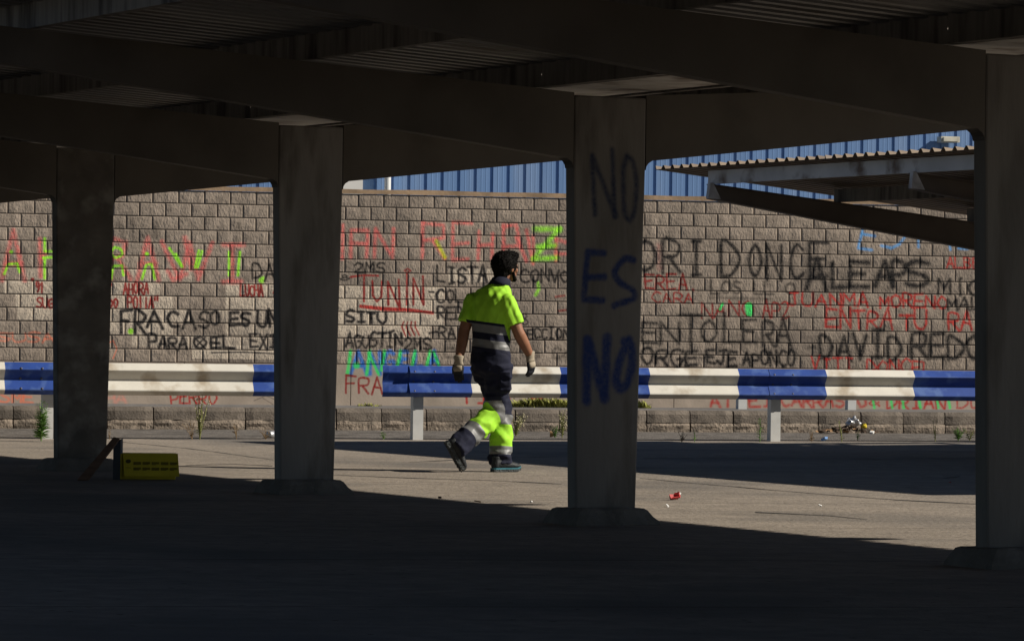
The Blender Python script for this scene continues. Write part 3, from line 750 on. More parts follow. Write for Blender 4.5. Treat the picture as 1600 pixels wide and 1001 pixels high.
for t in (.06, 1.46, 3.0):
    z = zk_t(t) + .012
    MB().box(t - .004, t + .004, -11.6, -.72, z, z + .125).box(t + .004, t + .05, -11.6, -.72, z, z + .006).build('purlin', m_steel2 if t < 1 else m_purlin, k_root)
for t in (5.5, 7.0):
    z = zk_t(8.2 - t) + .012
    MB().box(t - .004, t + .004, -11.6, -.72, z, z + .125).build('purlin', m_purlin, k_root)
MB().box(3.9, 4.6, -12, -.4, zk_t(4.0) + .01, zk_t(4.0) + .02).build('valley_gutter', m_steel2, k_root)
for a in range(4):
    corrugated('roof_sheet', -.10, 4.1, -3.0 * a - 3.0, -3.0 * a, zk_roof, m_sheet2, k_root, hh=.034, shape=((0, 0), (.56, 0), (.72, 1), (.84, 1)))
    corrugated('roof_sheet', 4.4, 8.3, -3.0 * a - 4.6, -3.0 * a - 1.6, lambda t: zk_roof(8.2 - t), m_sheet2, k_root)

# ------------------------------------------------------------------ guardrails
def wbeam_profile():
    key = [(-.018, 0.0), (-.026, .004), (-.080, .040), (-.083, .047), (-.080, .058), (-.030, .128), (-.018, .142), (-.018, .152), (-.026, .166), (-.078, .232), (-.083, .242), (-.080, .250), (-.030, .304), (-.018, .312)]
    pts = key
    return pts
def rail_piece(u0, u1, m, parent, lab=None, flat_end=False):
    pr = wbeam_profile(); n = len(pr)
    st = [u0, u1] if not flat_end else [u0, u0 + .06, u0 + .14, u0 + .24, u0 + .36, u0 + .5, u1]
    V = []
    for u in st:
        k = 1.0 if not flat_end else min(1, .38 + .62 * ((u - u0) / .5) ** .7 if u < u0 + .5 else 1)
        for y, z in pr: V.append((u, y * k, .43 + z))
    L = len(st)
    Fc = [(j * n + i, (j + 1) * n + i, (j + 1) * n + i + 1, j * n + i + 1) for j in range(L - 1) for i in range(n - 1)]
    o = mesh('rail_section', V, Fc, m, parent)
    md = o.modifiers.new('thickness', 'SOLIDIFY'); md.thickness = .004; md.offset = -1
    if lab: o['label'] = lab
    return o
def rail_post(u, parent):
    mb = MB().box(u - .045, u + .06, .02, .026, 0, .70).box(u - .045, u - .039, .026, .13, 0, .70).box(u + .054, u + .06, .026, .13, 0, .70)
    mb.box(u - .03, u + .045, -.012, .02, .5, .67)
    return mb.build('post', m_galv, parent)
bolt_me = None
def bolts(us, parent):
    global bolt_me
    for u in us:
        for z in (.43 + .058, .43 + .252, .43 + .156):
            y = -.079 if abs(z - .586) > .01 else -.024
            if bolt_me is None:
                o = MB().ball((0, 0, 0), (.013, .008, .013), nu=10, nv=6).build('bolt', m_bolt, parent); bolt_me = o.data; o.location = (u, y, z)
            else:
                shared('bolt', bolt_me, parent, (u, y, z))
def ulin(px, py, p0): return (on_plane(px, py, p0, GN) - p0).dot(GD)
g1 = tag(empty('guardrail', gr_p, TH_G), 'blue and white guardrail with a free blue end beside the walking man', 'guardrail')
uu = [ulin(x, 590, gr_p) for x in (597, 735, 873, 1012, 1151, 1288, 1425)]
uu += [uu[-1] + 1.0 * k for k in (1, 2, 3)]
for i in range(len(uu) - 1):
    rail_piece(uu[i], uu[i + 1], m_brail if i % 2 == 0 else m_wrail, g1, 'blue painted length' if i % 2 == 0 else 'white painted length', i == 0)
for px in (653, 1212): rail_post(ulin(px, 640, gr_p), g1)
rail_post(uu[-1] - .3, g1)
def splice(u, m, parent):
    pr = wbeam_profile(); n = len(pr)
    V = [(uu_, y - .005, .43 + z) for uu_ in (u - .16, u + .16) for y, z in pr]
    o = mesh('splice_plate', V, [(i, n + i, n + i + 1, i + 1) for i in range(n - 1)], m, parent)
    md = o.modifiers.new('thickness', 'SOLIDIFY'); md.thickness = .004; md.offset = -1
splice(ulin(1222, 590, gr_p), m_brail, g1); splice(ulin(662, 590, gr_p), m_brail, g1)
bolts([ulin(x, 590, gr_p) for x in (645, 676, 1206, 1235)], g1)
gl_p = line_at(300, 37.6)
g0 = tag(empty('guardrail', gl_p, TH_G), 'blue and white guardrail at the left with a long white length', 'guardrail')
ul = [ulin(x, 590, gl_p) for x in (-140, 6, 101, 394, 500)]
for i in range(4):
    rail_piece(ul[i], ul[i + 1], m_wrail if i % 2 == 0 else m_brail, g0, 'white painted length' if i % 2 == 0 else 'blue painted length')
for px in (74, 470): rail_post(ulin(px, 640, gl_p), g0)
rail_post(ul[0] + .1, g0)
bolts([ulin(x, 590, gl_p) for x in (31, 64)], g0)
for i, px in enumerate((1160, 1331)):
    q = on_plane(px, 640, kerb_p - WN * 1.2, WN)
    s_p = MB().box(-.05, .05, -.004, .004, .238, .70).box(-.05, -.044, .004, .1, .238, .70).box(.044, .05, .004, .1, .238, .70).build('short_post', m_galv)
    s_p.location = (q.x, q.y, 0); s_p.rotation_euler = (0, 0, TH_W)
    tag(s_p, ['short white metal post on the pavement, left of the guardrail post near the litter', 'short white metal post on the pavement, right of the guardrail post near the litter'][i], 'post', 'short posts on the pavement')

# ------------------------------------------------------------------ the walking man
m_skin = mat('skin', (0.27, 0.125, 0.07), 0.55, 0.12, 12, spec=0.4)
m_hair = mat('hair', (0.007, 0.006, 0.0055), 0.7, 0.4, 60, 0.6, 130, spec=0.06, bdist=0.01)
m_hv = mat('hi_vis_yellow', (0.33, 0.66, 0.035), 0.75, 0.06, 10, 0.1, 300)
m_navy = mat('navy_cloth', (0.009, 0.0105, 0.026), 0.85, 0.2, 14, 0.15, 300)
m_refl = mat('reflective_grey', (0.14, 0.14, 0.137), 0.5, 0.08, 20, spec=0.6)
m_glove = mat('glove_beige', (0.32, 0.27, 0.20), 0.8, 0.15, 20)
m_gdark = mat('glove_dark', (0.012, 0.014, 0.02), 0.7, 0.2, 20)
m_boot = mat('boot_black', (0.02, 0.022, 0.024), 0.6, 0.4, 25, 0.5, 60)
m_sole = mat('boot_sole', (0.04, 0.045, 0.045), 0.7, 0.4, 40, 0.9, 60, bdist=.02)
m_teal = mat('boot_teal_edge', (0.03, 0.13, 0.16), 0.6, 0.1, 10)
MAN = Vector((-.16, 29.95, 0))
man = tag(empty('person', MAN), 'man in hi-vis yellow and navy work clothes and gloves walking away to the right', 'person')
X = Vector
def remeshed(mb, voxel, smooth_it=4, fold=None):
    me = bpy.data.meshes.new('tmp'); me.from_pydata(mb.v, [], mb.f); me.update()
    bm = bmesh.new(); bm.from_mesh(me); bmesh.ops.recalc_face_normals(bm, faces=bm.faces)
    # every closed shell outward
    bm.to_mesh(me); bm.free()
    o = bpy.data.objects.new('tmp', me); col.objects.link(o)
    md = o.modifiers.new('r', 'REMESH'); md.mode = 'VOXEL'; md.voxel_size = voxel
    ms = o.modifiers.new('s', 'SMOOTH'); ms.iterations = smooth_it; ms.factor = 0.5
    dg = bpy.context.evaluated_depsgraph_get()
    out = bpy.data.meshes.new_from_object(o.evaluated_get(dg))
    bpy.data.objects.remove(o)
    if fold:
        nrm = [v.normal.copy() for v in out.vertices]
        for v, n in zip(out.vertices, nrm): v.co += n * fold(v.co)
        out.update()
    return out
def cut(me, name, mats, classify, planes, parent):
    """slices a garment along planes and makes one part per class"""
    bm = bmesh.new(); bm.from_mesh(me)
    for co, no in planes:
        bmesh.ops.bisect_plane(bm, geom=bm.verts[:] + bm.edges[:] + bm.faces[:], plane_co=co, plane_no=no, dist=1e-5)
    groups = {}
    for f in bm.faces: groups.setdefault(classify(f.calc_center_median()), []).append(f)
    for key, fs in groups.items():
        vmap, V, Fc = {}, [], []
        for f in fs:
            idx = []
            for v in f.verts:
                if v not in vmap: vmap[v] = len(V); V.append(v.co.copy())
                idx.append(vmap[v])
            Fc.append(idx)
        nm, mt = mats[key]
        mesh(nm, V, Fc, mt, parent, True)
    bm.free()
# joints in the man's own frame: x to the right of the picture, y away, z up
RH, LH = X((.068, -.055, .90)), X((-.068, .055, .90))
RK, RA = X((.030, .02, .455)), X((-.245, -.20, .205))
LK, LA = X((.090, .10, .49)), X((.085, .06, .10))
SR, SL = X((.118, -.085, 1.345)), X((-.142, .095, 1.355))
ER, WR = X((.212, -.075, 1.085)), X((.302, .060, .912))
EL, WL = X((-.215, .045, 1.095)), X((-.250, -.080, .875))
rt, fw = X((.82, -.572, 0)), X((.572, .82, 0))       # torso axes
hr, hf = X((.78, -.62, 0)), X((.62, .78, 0))       # hip axes
NB = X((.050, .055, 1.455)); HD = X((.108, .085, 1.598))
hx = X((.643, -.766, 0)); hy = X((.766, .643, 0))    # head right and head forward
def seg_rings(p, q, r0, r1, n=6, bulge=0.0, flat=1.0):
    d = (q - p).normalized(); a = d.cross(X((0.3, 1, 0.1))).normalized(); b = d.cross(a)
    return [(p.lerp(q, i / n), a, b, (r0 + (r1 - r0) * i / n) * (1 + bulge * math.sin(math.pi * i / n)), (r0 + (r1 - r0) * i / n) * flat * (1 + bulge * math.sin(math.pi * i / n))) for i in range(n + 1)]
# --- body: one continuous skin
b = MB()
b.loft([(X((0, 0, .84)), hr, hf, .14, .10), (X((0, 0, .95)), hr, hf, .155, .11), (X((.005, .01, 1.08)), rt, fw, .135, .095), (X((.01, .02, 1.25)), rt, fw, .145, .10), (X((.01, .03, 1.34)), rt, fw, .13, .085), (X((.03, .04, 1.42)), rt, fw, .07, .06)])
b.tube([NB - X((.02, .015, .05)), NB + X((.02, .01, .05)), HD - X((.0, .0, .05))], [.062, .056, .055], 16)
for s_, e_, w_ in ((SR, ER, WR), (SL, EL, WL)):
    b.loft(seg_rings(s_ - X((0, 0, .02)), e_, .048, .044, 6, .08), 16); b.ball(e_, (.043, .043, .043)); b.ball(s_, (.045, .045, .045))
    b.loft(seg_rings(e_, w_, .046, .031, 6, .14), 16); b.ball(w_, (.03, .03, .03))
for h_, k_, a_ in ((RH, RK, RA), (LH, LK, LA)):
    b.loft(seg_rings(h_, k_, .085, .055, 6), 16); b.ball(k_, (.055, .055, .055)); b.loft(seg_rings(k_, a_, .052, .038, 6, .15), 16)
HM = Matrix((hx, hy, X((0, 0, 1)))).transposed()
hp = lambda x, y, z: HD + hx * x + hy * y + X((0, 0, z))
b.ball(hp(0, -.008, .02), (.076, .094, .096), HM, 20, 14)            # skull
b.ball(hp(0, .03, -.045), (.056, .062, .068), HM)                     # jaw and face
b.ball(hp(0, .078, -.088), (.026, .022, .022), HM)                    # chin
b.ball(hp(0, .102, -.022), (.014, .019, .022), HM); b.tube([hp(0, .086, .018), hp(0, .108, -.022)], [.010, .013], 8)   # nose
b.ball(hp(0, .088, -.056), (.024, .012, .012), HM)                    # lips
for s_ in (-1, 1):
    b.ball(hp(s_ * .030, .078, .012), (.022, .014, .010), HM)           # brow
    b.ball(hp(s_ * .045, .055, -.02), (.022, .022, .02), HM)            # cheekbone
    b.ball(hp(s_ * .079, -.004, -.012), (.009, .019, .032), HM)          # ear
body = remeshed(b, .0065, 3)
body.materials.append(m_skin); body.shade_smooth()
link(bpy.data.objects.new('body', body), man)
# --- hair with a quiff, beard, eyes
h = MB()
h.ball(hp(0, -.022, .026), (.096, .106, .104), HM, 24, 16)
h.ball(hp(0, -.050, -.030), (.074, .058, .074), HM)
h.ball(hp(0, .045, .082), (.066, .056, .042), HM); h.ball(hp(.0, .082, .088), (.05, .026, .028), HM); h.ball(hp(.02, .0, .10), (.055, .07, .03), HM)
for s_ in (-1, 1): h.ball(hp(s_ * .072, .022, .005), (.012, .018, .035), HM)
hm = remeshed(h, .006, 1, lambda p: .006 * noise.noise(p * 85) + .006 * noise.noise(p * 32 + X((5, 1, 2))))
hm.materials.append(m_hair); hm.shade_smooth(); link(bpy.data.objects.new('hair', hm), man)
hs = MB(); rh = random.Random(3)
tops = [v for v in hm.vertices if v.co.z > HD.z - .02]
for k in range(1500):
    v = rh.choice(tops); n_ = v.normal
    d_ = (n_ * .55 + hy * rh.uniform(-.2, .7) + hx * rh.uniform(-.6, .6) + X((0, 0, rh.uniform(-.3, .5)))).normalized(); L_ = rh.uniform(.009, .02)
    sd3 = d_.cross(n_); sd3 = sd3.normalized() * .0022 if sd3.length > 1e-3 else hx * .0022
    hs.add([v.co - n_ * .003 - sd3, v.co - n_ * .003 + sd3, v.co + d_ * L_], [(0, 1, 2)])
ho = hs.build('hair_strands', m_hair, man); ho['kind'] = 'stuff'
bd = MB()
for s_ in (-1, 1):
    bd.tube([hp(s_ * .069, .018, -.035), hp(s_ * .058, .034, -.075), hp(s_ * .035, .062, -.096), hp(0, .080, -.100)], [.009, .014, .016, .015], 10)
bd.ball(hp(0, .082, -.095), (.028, .020, .020), HM); bd.tube([hp(-.028, .09, -.045), hp(0, .102, -.042), hp(.028, .09, -.045)], .007, 8)
bmh = remeshed(bd, .005, 1, lambda p: .003 * noise.noise(p * 90)); bmh.materials.append(m_hair); bmh.shade_smooth(); link(bpy.data.objects.new('beard', bmh), man)
for s_ in (-1, 1):
    MB().ball(hp(s_ * .031, .086, -.004), (.011, .008, .006), HM, 10, 6).build('eye', m_hair, man, True)
# --- polo shirt
def fold_shirt(p):
    f = .006 * noise.noise(X((p.x * 7, p.y * 7, p.z * 5)))
    f += .010 * noise.noise(X((p.x * 20 + p.z * 9, p.y * 20, p.z * 7)))
    q_ = X((p.x * 13 - p.z * 7, p.y * 13, p.z * 4 + p.x * 5))
    f += .010 * (0.35 - abs(noise.noise(q_)))
    lowz = max(0, 1 - abs(p.z - .93) / .12)
    f += .009 * lowz * noise.noise(X((p.x * 9, p.y * 9, p.z * 32)))
    return f
sh = MB()
sh.loft([(X((-.008, 0, .835)), hr, hf, .168, .120, .9), (X((-.008, 0, .90)), hr, hf, .166, .120, .9), (X((-.006, .0, .97)), rt, fw, .158, .116, .9), (X((0, .01, 1.06)), rt, fw, .155, .115, .9), (X((.0, .015, 1.16)), rt, fw, .160, .118, .85),
         (X((.0, .02, 1.27)), rt, fw, .172, .122, .85), (X((.002, .025, 1.335)), rt, fw, .180, .114, .85), (X((.006, .03, 1.38)), rt, fw, .162, .104, .9), (X((.018, .035, 1.415)), rt, fw, .140, .094), (X((.034, .045, 1.445)), rt, fw, .105, .084), (X((.048, .053, 1.468)), rt, fw, .078, .076)], 32)
for s_, e_ in ((SR, ER), (SL, EL)):
    d_ = (e_ - s_)
    sh.ball(s_ + X((0, 0, -.014)), (.060, .060, .056)); sh.loft(seg_rings(s_ - d_ * .05, s_ + d_ * .74, .058, .068, 6, .05), 20)
shm = remeshed(sh, .007, 5, fold_shirt)
tl = X((.12, 0, 1)).normalized()
zc = [1.163, 1.142, 1.078, 1.025, .962]
planes = [(X((0, 0, z)), tl) for z in zc]
def cls_sh(p):
    h_ = (p.dot(tl)) / tl.z
    # sleeves stay yellow down to their hems
    for s_, e_ in ((SR, ER), (SL, EL)):
        ax = (e_ - s_); t_ = (p - s_).dot(ax) / ax.length_squared
        if t_ > .45 and (p - s_ - ax * t_).length < .088 and (p - X((0, .015, p.z))).dot(rt) ** 2 > .150 ** 2: return 'y' if t_ < .715 else 'h'
    if h_ > zc[0]: return 'y'
    if h_ > zc[1]: return 'n'
    if h_ > zc[2]: return 'r1'
    if h_ > zc[3]: return 'n'
    if h_ > zc[4]: return 'r2'
    return 'n'
planes += [(SR + (ER - SR) * .715, ER - SR), (SL + (EL - SL) * .715, EL - SL)]
cut(shm, 'shirt', {'y': ('polo_shirt', m_hv), 'h': ('sleeve_hem', m_hv), 'n': ('shirt_lower', m_navy), 'r1': ('reflective_stripe', m_refl), 'r2': ('reflective_stripe', m_refl)}, cls_sh, planes, man)
cl = MB()
ca = X((.38, .84, -.30))
cl.loft([(NB - X((.006, .004, .016)), rt, ca, .096, .096), (NB + X((.008, .004, .008)), rt, ca, .093, .092), (NB + X((.022, .016, .046)), rt, ca, .080, .080), (NB + X((.024, .018, .050)), rt, ca, .072, .072), (NB + X((.020, .016, .034)), rt, ca, .06, .06)], 24)
cl.build('collar', m_navy, man, True)
# --- trousers
def fold_tr(p):
    f = .008 * noise.noise(X((p.x * 8, p.y * 8, p.z * 6 + 3))) +   .012 * noise.noise(X((p.x * 14 + p.z * 12, p.y * 14, p.z * 17)))
    k_ = max(0, 1 - abs(p.z - .62) / .2) + max(0, 1 - abs(p.z - .12) / .12)
    f += .014 * (0.35 - abs(noise.noise(X((p.x * 8 + p.z * 6, p.y * 8, p.z * 12 - p.x * 6)))))
    return f + .016 * k_ * noise.noise(X((p.x * 6, p.y * 6, p.z * 38)))
tr = MB()
tr.loft([(X((0, 0, .93)), hr, hf, .158, .115, .9), (X((0, -.005, .85)), hr, hf, .170, .13, .9), (X((.0, -.005, .78)), hr, hf, .160, .13, .9), (X((.01, 0, .74)), hr, hf, .11, .10)], 28)
tr.loft(seg_rings(RH - X((0, 0, .05)), RK, .108, .086, 8, .0), 20); tr.ball(RK, (.088, .086, .086)); tr.loft(seg_rings(RK, RA + (RA - RK) * .09, .090, .088, 8, .03), 20)
tr.loft(seg_rings(LH - X((0, 0, .05)), LK, .108, .084, 8, .0), 20); tr.ball(LK, (.082, .082, .082)); tr.loft(seg_rings(LK, LA + X((-.004, -.004, -.045)), .084, .090, 8, .0), 20)
tr.box(.075, .15, -.15, -.06, .62, .78)           # cargo pocket bulge
trm = remeshed(tr, .0075, 5, fold_tr)
sd = (RA - RK).normalized(); ld = (LA - LK).normalized(); Lr = (RA - RK).length; Ll = (LA - LK).length
rb = [-.10, .075, .50, .735]; lb = [.12, .32, .75, .915]
planes = [(RK + sd * Lr * t_, sd) for t_ in rb] + [(LK + ld * Ll * t_, ld) for t_ in lb]
def dseg(p, a_, b_):
    t_ = max(0, min(1, (p - a_).dot(b_ - a_) / (b_ - a_).length_squared)); return (p - a_ - (b_ - a_) * t_).length
def cls_tr(p):
    dr = min(dseg(p, RK, RA), dseg(p, RH, RK)); dl = min(dseg(p, LK, LA), dseg(p, LH, LK))
    if p.z > .56: return 'n'
    if dr < dl:
        t_ = (p - RK).dot(sd) / Lr; q = rb; pre = 'R'
    else:
        t_ = (p - LK).dot(ld) / Ll; q = lb; pre = 'L'
    if t_ < q[0]: return 'n'
    if t_ < q[1]: return pre + 'a'
    if t_ < q[2]: return pre + 'y'
    if t_ < q[3]: return pre + 'b'
    return pre + 'c'
mt = {'n': ('trousers', m_navy)}
for k_ in 'RL': mt.update({k_ + 'a': ('reflective_stripe', m_refl), k_ + 'y': ('hi_vis_panel', m_hv), k_ + 'b': ('reflective_stripe', m_refl), k_ + 'c': ('trouser_cuff', m_navy)})
cut(trm, 'trousers', mt, cls_tr, planes, man)
# --- boots
def boot(heel, toe, up, parent):
    heel, toe, up = X(heel), X(toe), X(up).normalized()
    f = (toe - heel); L = f.length; f.normalize(); up = (up - f * up.dot(f)).normalized(); r_ = f.cross(up)
    P_ = lambda a_, h_, s_=0: heel + f * (a_ * L) + up * h_ + r_ * s_
    u_ = MB()
    u_.loft([(P_(.02, .055), r_, up, .030, .028), (P_(.08, .062), r_, up, .040, .042), (P_(.22, .068), r_, up, .043, .05), (P_(.40, .062), r_, up, .044, .044), (P_(.58, .053), r_, up, .048, .034), (P_(.78, .047), r_, up, .050, .028), (P_(.92, .042), r_, up, .042, .022), (P_(.99, .038), r_, up, .022, .012)], 20)
    u_.loft([(P_(.20, .05), f, r_, .052, .040), (P_(.19, .09), f, r_, .046, .038), (P_(.18, .12), f, r_, .042, .036)], 18)
    um = remeshed(u_, .006, 3, lambda p: .002 * noise.noise(p * 40)); um.materials.append(m_boot); um.shade_smooth()
    o = link(bpy.data.objects.new('boot', um), parent)
    out = [(0, .026), (.06, .036), (.2, .037), (.4, .036), (.6, .045), (.8, .049), (.93, .040), (1.0, .018)]
    for nm, h0, h1, g, mm in (('outsole', 0, .018, 1.04, m_sole), ('midsole_edge', .0185, .030, 1.0, m_teal if up.z > .8 else m_sole)):
        V = []
        ring = [(a_, w_ * g) for a_, w_ in out] + [(a_, -w_ * g) for a_, w_ in out[::-1]]
        for h_ in (h0, h1):
            for a_, w_ in ring:
                V.append(P_(a_, h_ + (.014 * max(0, (a_ - .8) / .2)) , w_))
        n_ = len(ring)
        mesh(nm, V, [tuple(range(n_ - 1, -1, -1)), tuple(range(n_, 2 * n_))] + [(i, (i + 1) % n_, n_ + (i + 1) % n_, n_ + i) for i in range(n_)], mm, o)
    if up.z < .8:
        for a_ in [.06 + .1 * i for i in range(10)]:
            V = []
            w_ = np.interp(a_, [q[0] for q in out], [q[1] for q in out]) * .9
            mb_ = MB()
            c_ = P_(a_, -.004)
            for s2 in (-.55, .55):
                mb_.add([c_ + r_ * (w_ * s2 - w_ * .38) + f * d1 + up * d2 for d2 in (0, .006) for d1 in (-.009, .009)] + [c_ + r_ * (w_ * s2 + w_ * .38) + f * d1 + up * d2 for d2 in (0, .006) for d1 in (-.009, .009)],
                        [(0, 1, 3, 2), (4, 6, 7, 5), (0, 4, 5, 1), (2, 3, 7, 6), (0, 2, 6, 4), (1, 5, 7, 3)])
            mb_.build('tread_lug', m_sole, o)
boot((.018, -.02, .002), (.235, .125, .004), (0, 0, 1), man)
boot((-.348, -.262, .232), (-.222, -.175, .006), (.86, .25, .50), man)
# --- gloved hands
def hand(w, fdir, pdir, curl, thumb_side, parent, sc=1.0):
    """w wrist, fdir along the hand, pdir palm normal"""
    fdir = X(fdir).normalized(); pdir = X(pdir); pdir = (pdir - fdir * pdir.dot(fdir)).normalized(); sd_ = fdir.cross(pdir)
    cuff = MB(); cuff.loft([(w - fdir * .028, sd_, pdir, .040, .036), (w - fdir * .020, sd_, pdir, .044, .040), (w + fdir * .012, sd_, pdir, .037, .032), (w + fdir * .035, sd_, pdir, .042, .026), (w + fdir * .048, sd_, pdir, .045, .025)], 18)
    cuff.build('glove_cuff', m_glove, parent, True)
    g = MB()
    g.loft([(w + fdir * .045, sd_, pdir, .043, .024), (w + fdir * .07, sd_, pdir, .048, .025), (w + fdir * .10, sd_, pdir, .046, .022), (w + fdir * .112, sd_, pdir, .04, .016)], 16)
    for i, (o_, L_) in enumerate(((-.033, .072), (-.011, .084), (.011, .080), (.033, .064))):
        o_ *= -thumb_side
        p0 = w + fdir * .098 + sd_ * o_; a1 = curl * .5; a2 = curl * 1.1
        d1 = fdir * math.cos(a1) + pdir * math.sin(a1); d2 = fdir * math.cos(a2) + pdir * math.sin(a2)
        p1 = p0 + d1 * L_ * .5; p2 = p1 + d2 * L_ * .5
        g.tube([p0 - fdir * .02, p0, p1, p2, p2 + d2 * .006], [.011, .0115, .0108, .009, .004], 10)
    tb = w + fdir * .05 + sd_ * (thumb_side * .040)
    td = (fdir * .75 + sd_ * thumb_side * .45 + pdir * .45).normalized()
    g.tube([w + fdir * .035 + sd_ * (thumb_side * .02), tb, tb + td * .035, tb + (td * .5 + fdir * .6).normalized() * .066], [.014, .015, .0125, .008], 10)
    gm = remeshed(g, .0042, 2); gm.materials.append(m_gdark); gm.shade_smooth()
    link(bpy.data.objects.new('glove', gm), parent)
    MB().loft([(w + fdir * .05 - pdir * .010, sd_, pdir, .038, .019), (w + fdir * .08 - pdir * .011, sd_, pdir, .040, .017), (w + fdir * .098 - pdir * .010, sd_, pdir, .034, .013)], 14).build('glove_back', m_glove, parent, True)
hand(WR, (.13, .10, -.98), (-.75, .55, .1), .75, 1, man)
hand(WL, (-.03, -.12, -.99), (.45, .85, .0), .5, -1, man)

# ------------------------------------------------------------------ boards and the yellow box by the far left column
def solid(name, pts, th, m, parent=None):
    p = [X(q) for q in pts]; n = (p[1] - p[0]).cross(p[2] - p[0]).normalized() * th
    k = len(p)
    return mesh(name, p + [q + n for q in p], [tuple(range(k - 1, -1, -1)), tuple(range(k, 2 * k))] + [(i, (i + 1) % k, k + (i + 1) % k, k + i) for i in range(k)], m, parent)
bx0 = on_z(187, 749); 
D_b = bx0.y
A_ = lambda px, py, d=0.0: at_depth(px, py, D_b + d)
yb = tag(empty('yellow_box', (bx0.x, bx0.y, 0), R(4)), 'yellow printed cardboard box lying on its side at the foot of the column', 'box')
bw, bh = 0.405, 0.185
MB().box(.0, bw - .01, .02, .30, .004, bh).box(.0, .012, .0, .02, .004, bh).build('carton', m_ybox, yb)
fl = MB().add([(.035, -.045, .028), (bw + .022, -.045, .028), (bw + .008, .0, bh + .006), (.018, .0, bh + .006), (.035, -.039, .028), (bw + .022, -.039, .028), (bw + .008, .006, bh + .006), (.018, .006, bh + .006)],
              [(0, 1, 2, 3), (7, 6, 5, 4), (0, 4, 5, 1), (1, 5, 6, 2), (2, 6, 7, 3), (3, 7, 4, 0)]).build('front_panel', m_ybox, yb)
pt = MB()
def on_panel(u, v): return X((.03 + u * (bw - .01), -.0475 + v * .045 - .001, .028 + v * (bh - .022)))
for c_ in range(5):
    for r_, v0 in enumerate((.60, .36)):
        for l_ in range(4):
            u0 = .17 + c_ * .165; v = v0 - l_ * .032; ln = .135 - (.03 if l_ == 3 else 0) * ((c_ + r_) % 3)
            pt.add([on_panel(u0, v), on_panel(u0 + ln, v), on_panel(u0 + ln, v + .022), on_panel(u0, v + .022)], [(0, 1, 2, 3)])
pt.add([on_panel(.075 + .048 * math.cos(a), .65 + .09 * math.sin(a)) for a in np.linspace(0, 2 * math.pi, 14, endpoint=False)], [tuple(range(14))])
pt.add([on_panel(.04, .36), on_panel(.12, .36), on_panel(.12, .38), on_panel(.04, .38)], [(0, 1, 2, 3)])
pt.build('printed_text', m_print, yb)
ub = solid('upright_board', [A_(176, 750), A_(187.5, 750), A_(188.5, 686), A_(177, 688)], -.16, m_dboard)
tag(ub, 'dark narrow board standing upright between the column and the yellow box', 'board')
pk = solid('leaning_plank', [A_(121, 752, -.18), A_(137, 752, -.18), A_(187, 687, -.03), A_(178, 685, -.03)], .03, m_plank)
tag(pk, 'brown wooden plank leaning against the upright board by the far left column', 'plank')

# ------------------------------------------------------------------ litter
def litter(name, px, py, label, cat, parts, z=0.0, group=None):
    p = on_z(px, py, z)
    e = MB(); random.seed(int(px * 7 + py))
    for (dx, dy, dz, a_, b_, c_) in parts:
        r_ = Matrix.Rotation(random.uniform(-.5, .5), 3, 'X') @ Matrix.Rotation(random.uniform(0, 3), 3, 'Z') @ Matrix.Rotation(random.uniform(-.5, .5), 3, 'Y')
        V = [r_ @ X((sx * a_, sy * b_, sz * c_)) * random.uniform(.75, 1.15) + X((dx, dy, dz)) for sx in (-1, 1) for sy in (-1, 1) for sz in (-1, 1)]
        e.add(V, [(0, 1, 3, 2), (4, 6, 7, 5), (0, 4, 5, 1), (2, 3, 7, 6), (0, 2, 6, 4), (1, 5, 7, 3)])
    zmin = min(v[2] for v in e.v)
    e.v = [(v[0] + p.x, v[1] + p.y, v[2] - zmin + z + .002) for v in e.v]
    return e
m_lred = mat('litter_red', (0.42, 0.03, 0.03), 0.5, 0.3, 30); m_lwhite = mat('litter_white', (0.7, 0.69, 0.66), 0.6, 0.1, 30)
m_lbrown = mat('litter_brown', (0.30, 0.18, 0.09), 0.8, 0.3, 30); m_lfoil = mat('litter_foil', (0.5, 0.5, 0.5), 0.4, 0.2, 30, metallic=.6); m_lblue = mat('litter_blue', (0.12, 0.25, 0.5), 0.6, 0.2, 30); m_ldark = mat('dry_leaf_litter', (0.07, 0.045, 0.03), 0.9, 0.4, 30)
pkt = litter('packet', 1055, 781, '', '', [(-.012, 0, .0, .03, .02, .013), (.012, .0, .012, .022, .018, .01)]).build('crumpled_packet', m_lred)
tag(pkt, 'crumpled red and white packet on the sunlit concrete', 'litter')
lt = litter('top', 1059, 779, '', '', [(0, 0, .0, .017, .012, .006)]).build('white_flap', m_lwhite, pkt); lt.location.z = .028
for px, py, m_, lab, sz in [(1043, 792, m_lwhite, 'flat white scrap just below the red packet', (.02, .006, .002)), (1281, 792, m_lwhite, 'small white scrap on the sunlit concrete before the right column', (.012, .008, .004)),
                            (746, 785, m_lbrown, 'orange cigarette butt on the concrete in front of the man', (.022, .006, .004)), (830, 786, m_lwhite, 'tiny white scrap beside the middle column on the concrete', (.008, .006, .004)),
                            (687, 779, m_ldark, 'dark pebble on the concrete below the trailing boot', (.009, .007, .006)), (862, 683, m_lbrown, 'pale cardboard scrap by the kerb weeds near the middle column', (.028, .02, .014)),
                            (1288, 689, m_lblue, 'blue plastic scrap on the asphalt strip by the kerb', (.03, .02, .012)), (1362, 678, m_lwhite, 'white paper scrap at the foot of the kerb', (.028, .02, .01)), (1484, 754, m_lred, 'small red scrap in the carport shade at right', (.013, .008, .003))]:
    o = litter('s', px, py, '', '', [(0, 0, 0, *sz)]).build('litter_scrap', m_)
    tag(o, lab, 'litter', 'scraps of litter on the ground')
can = MB().tube([(-.055, 0, .033), (-.05, 0, .033), (.05, 0, .033), (.055, 0, .033)], [.026, .033, .033, .026], 16).build('drink_can', m_lfoil, None, True)
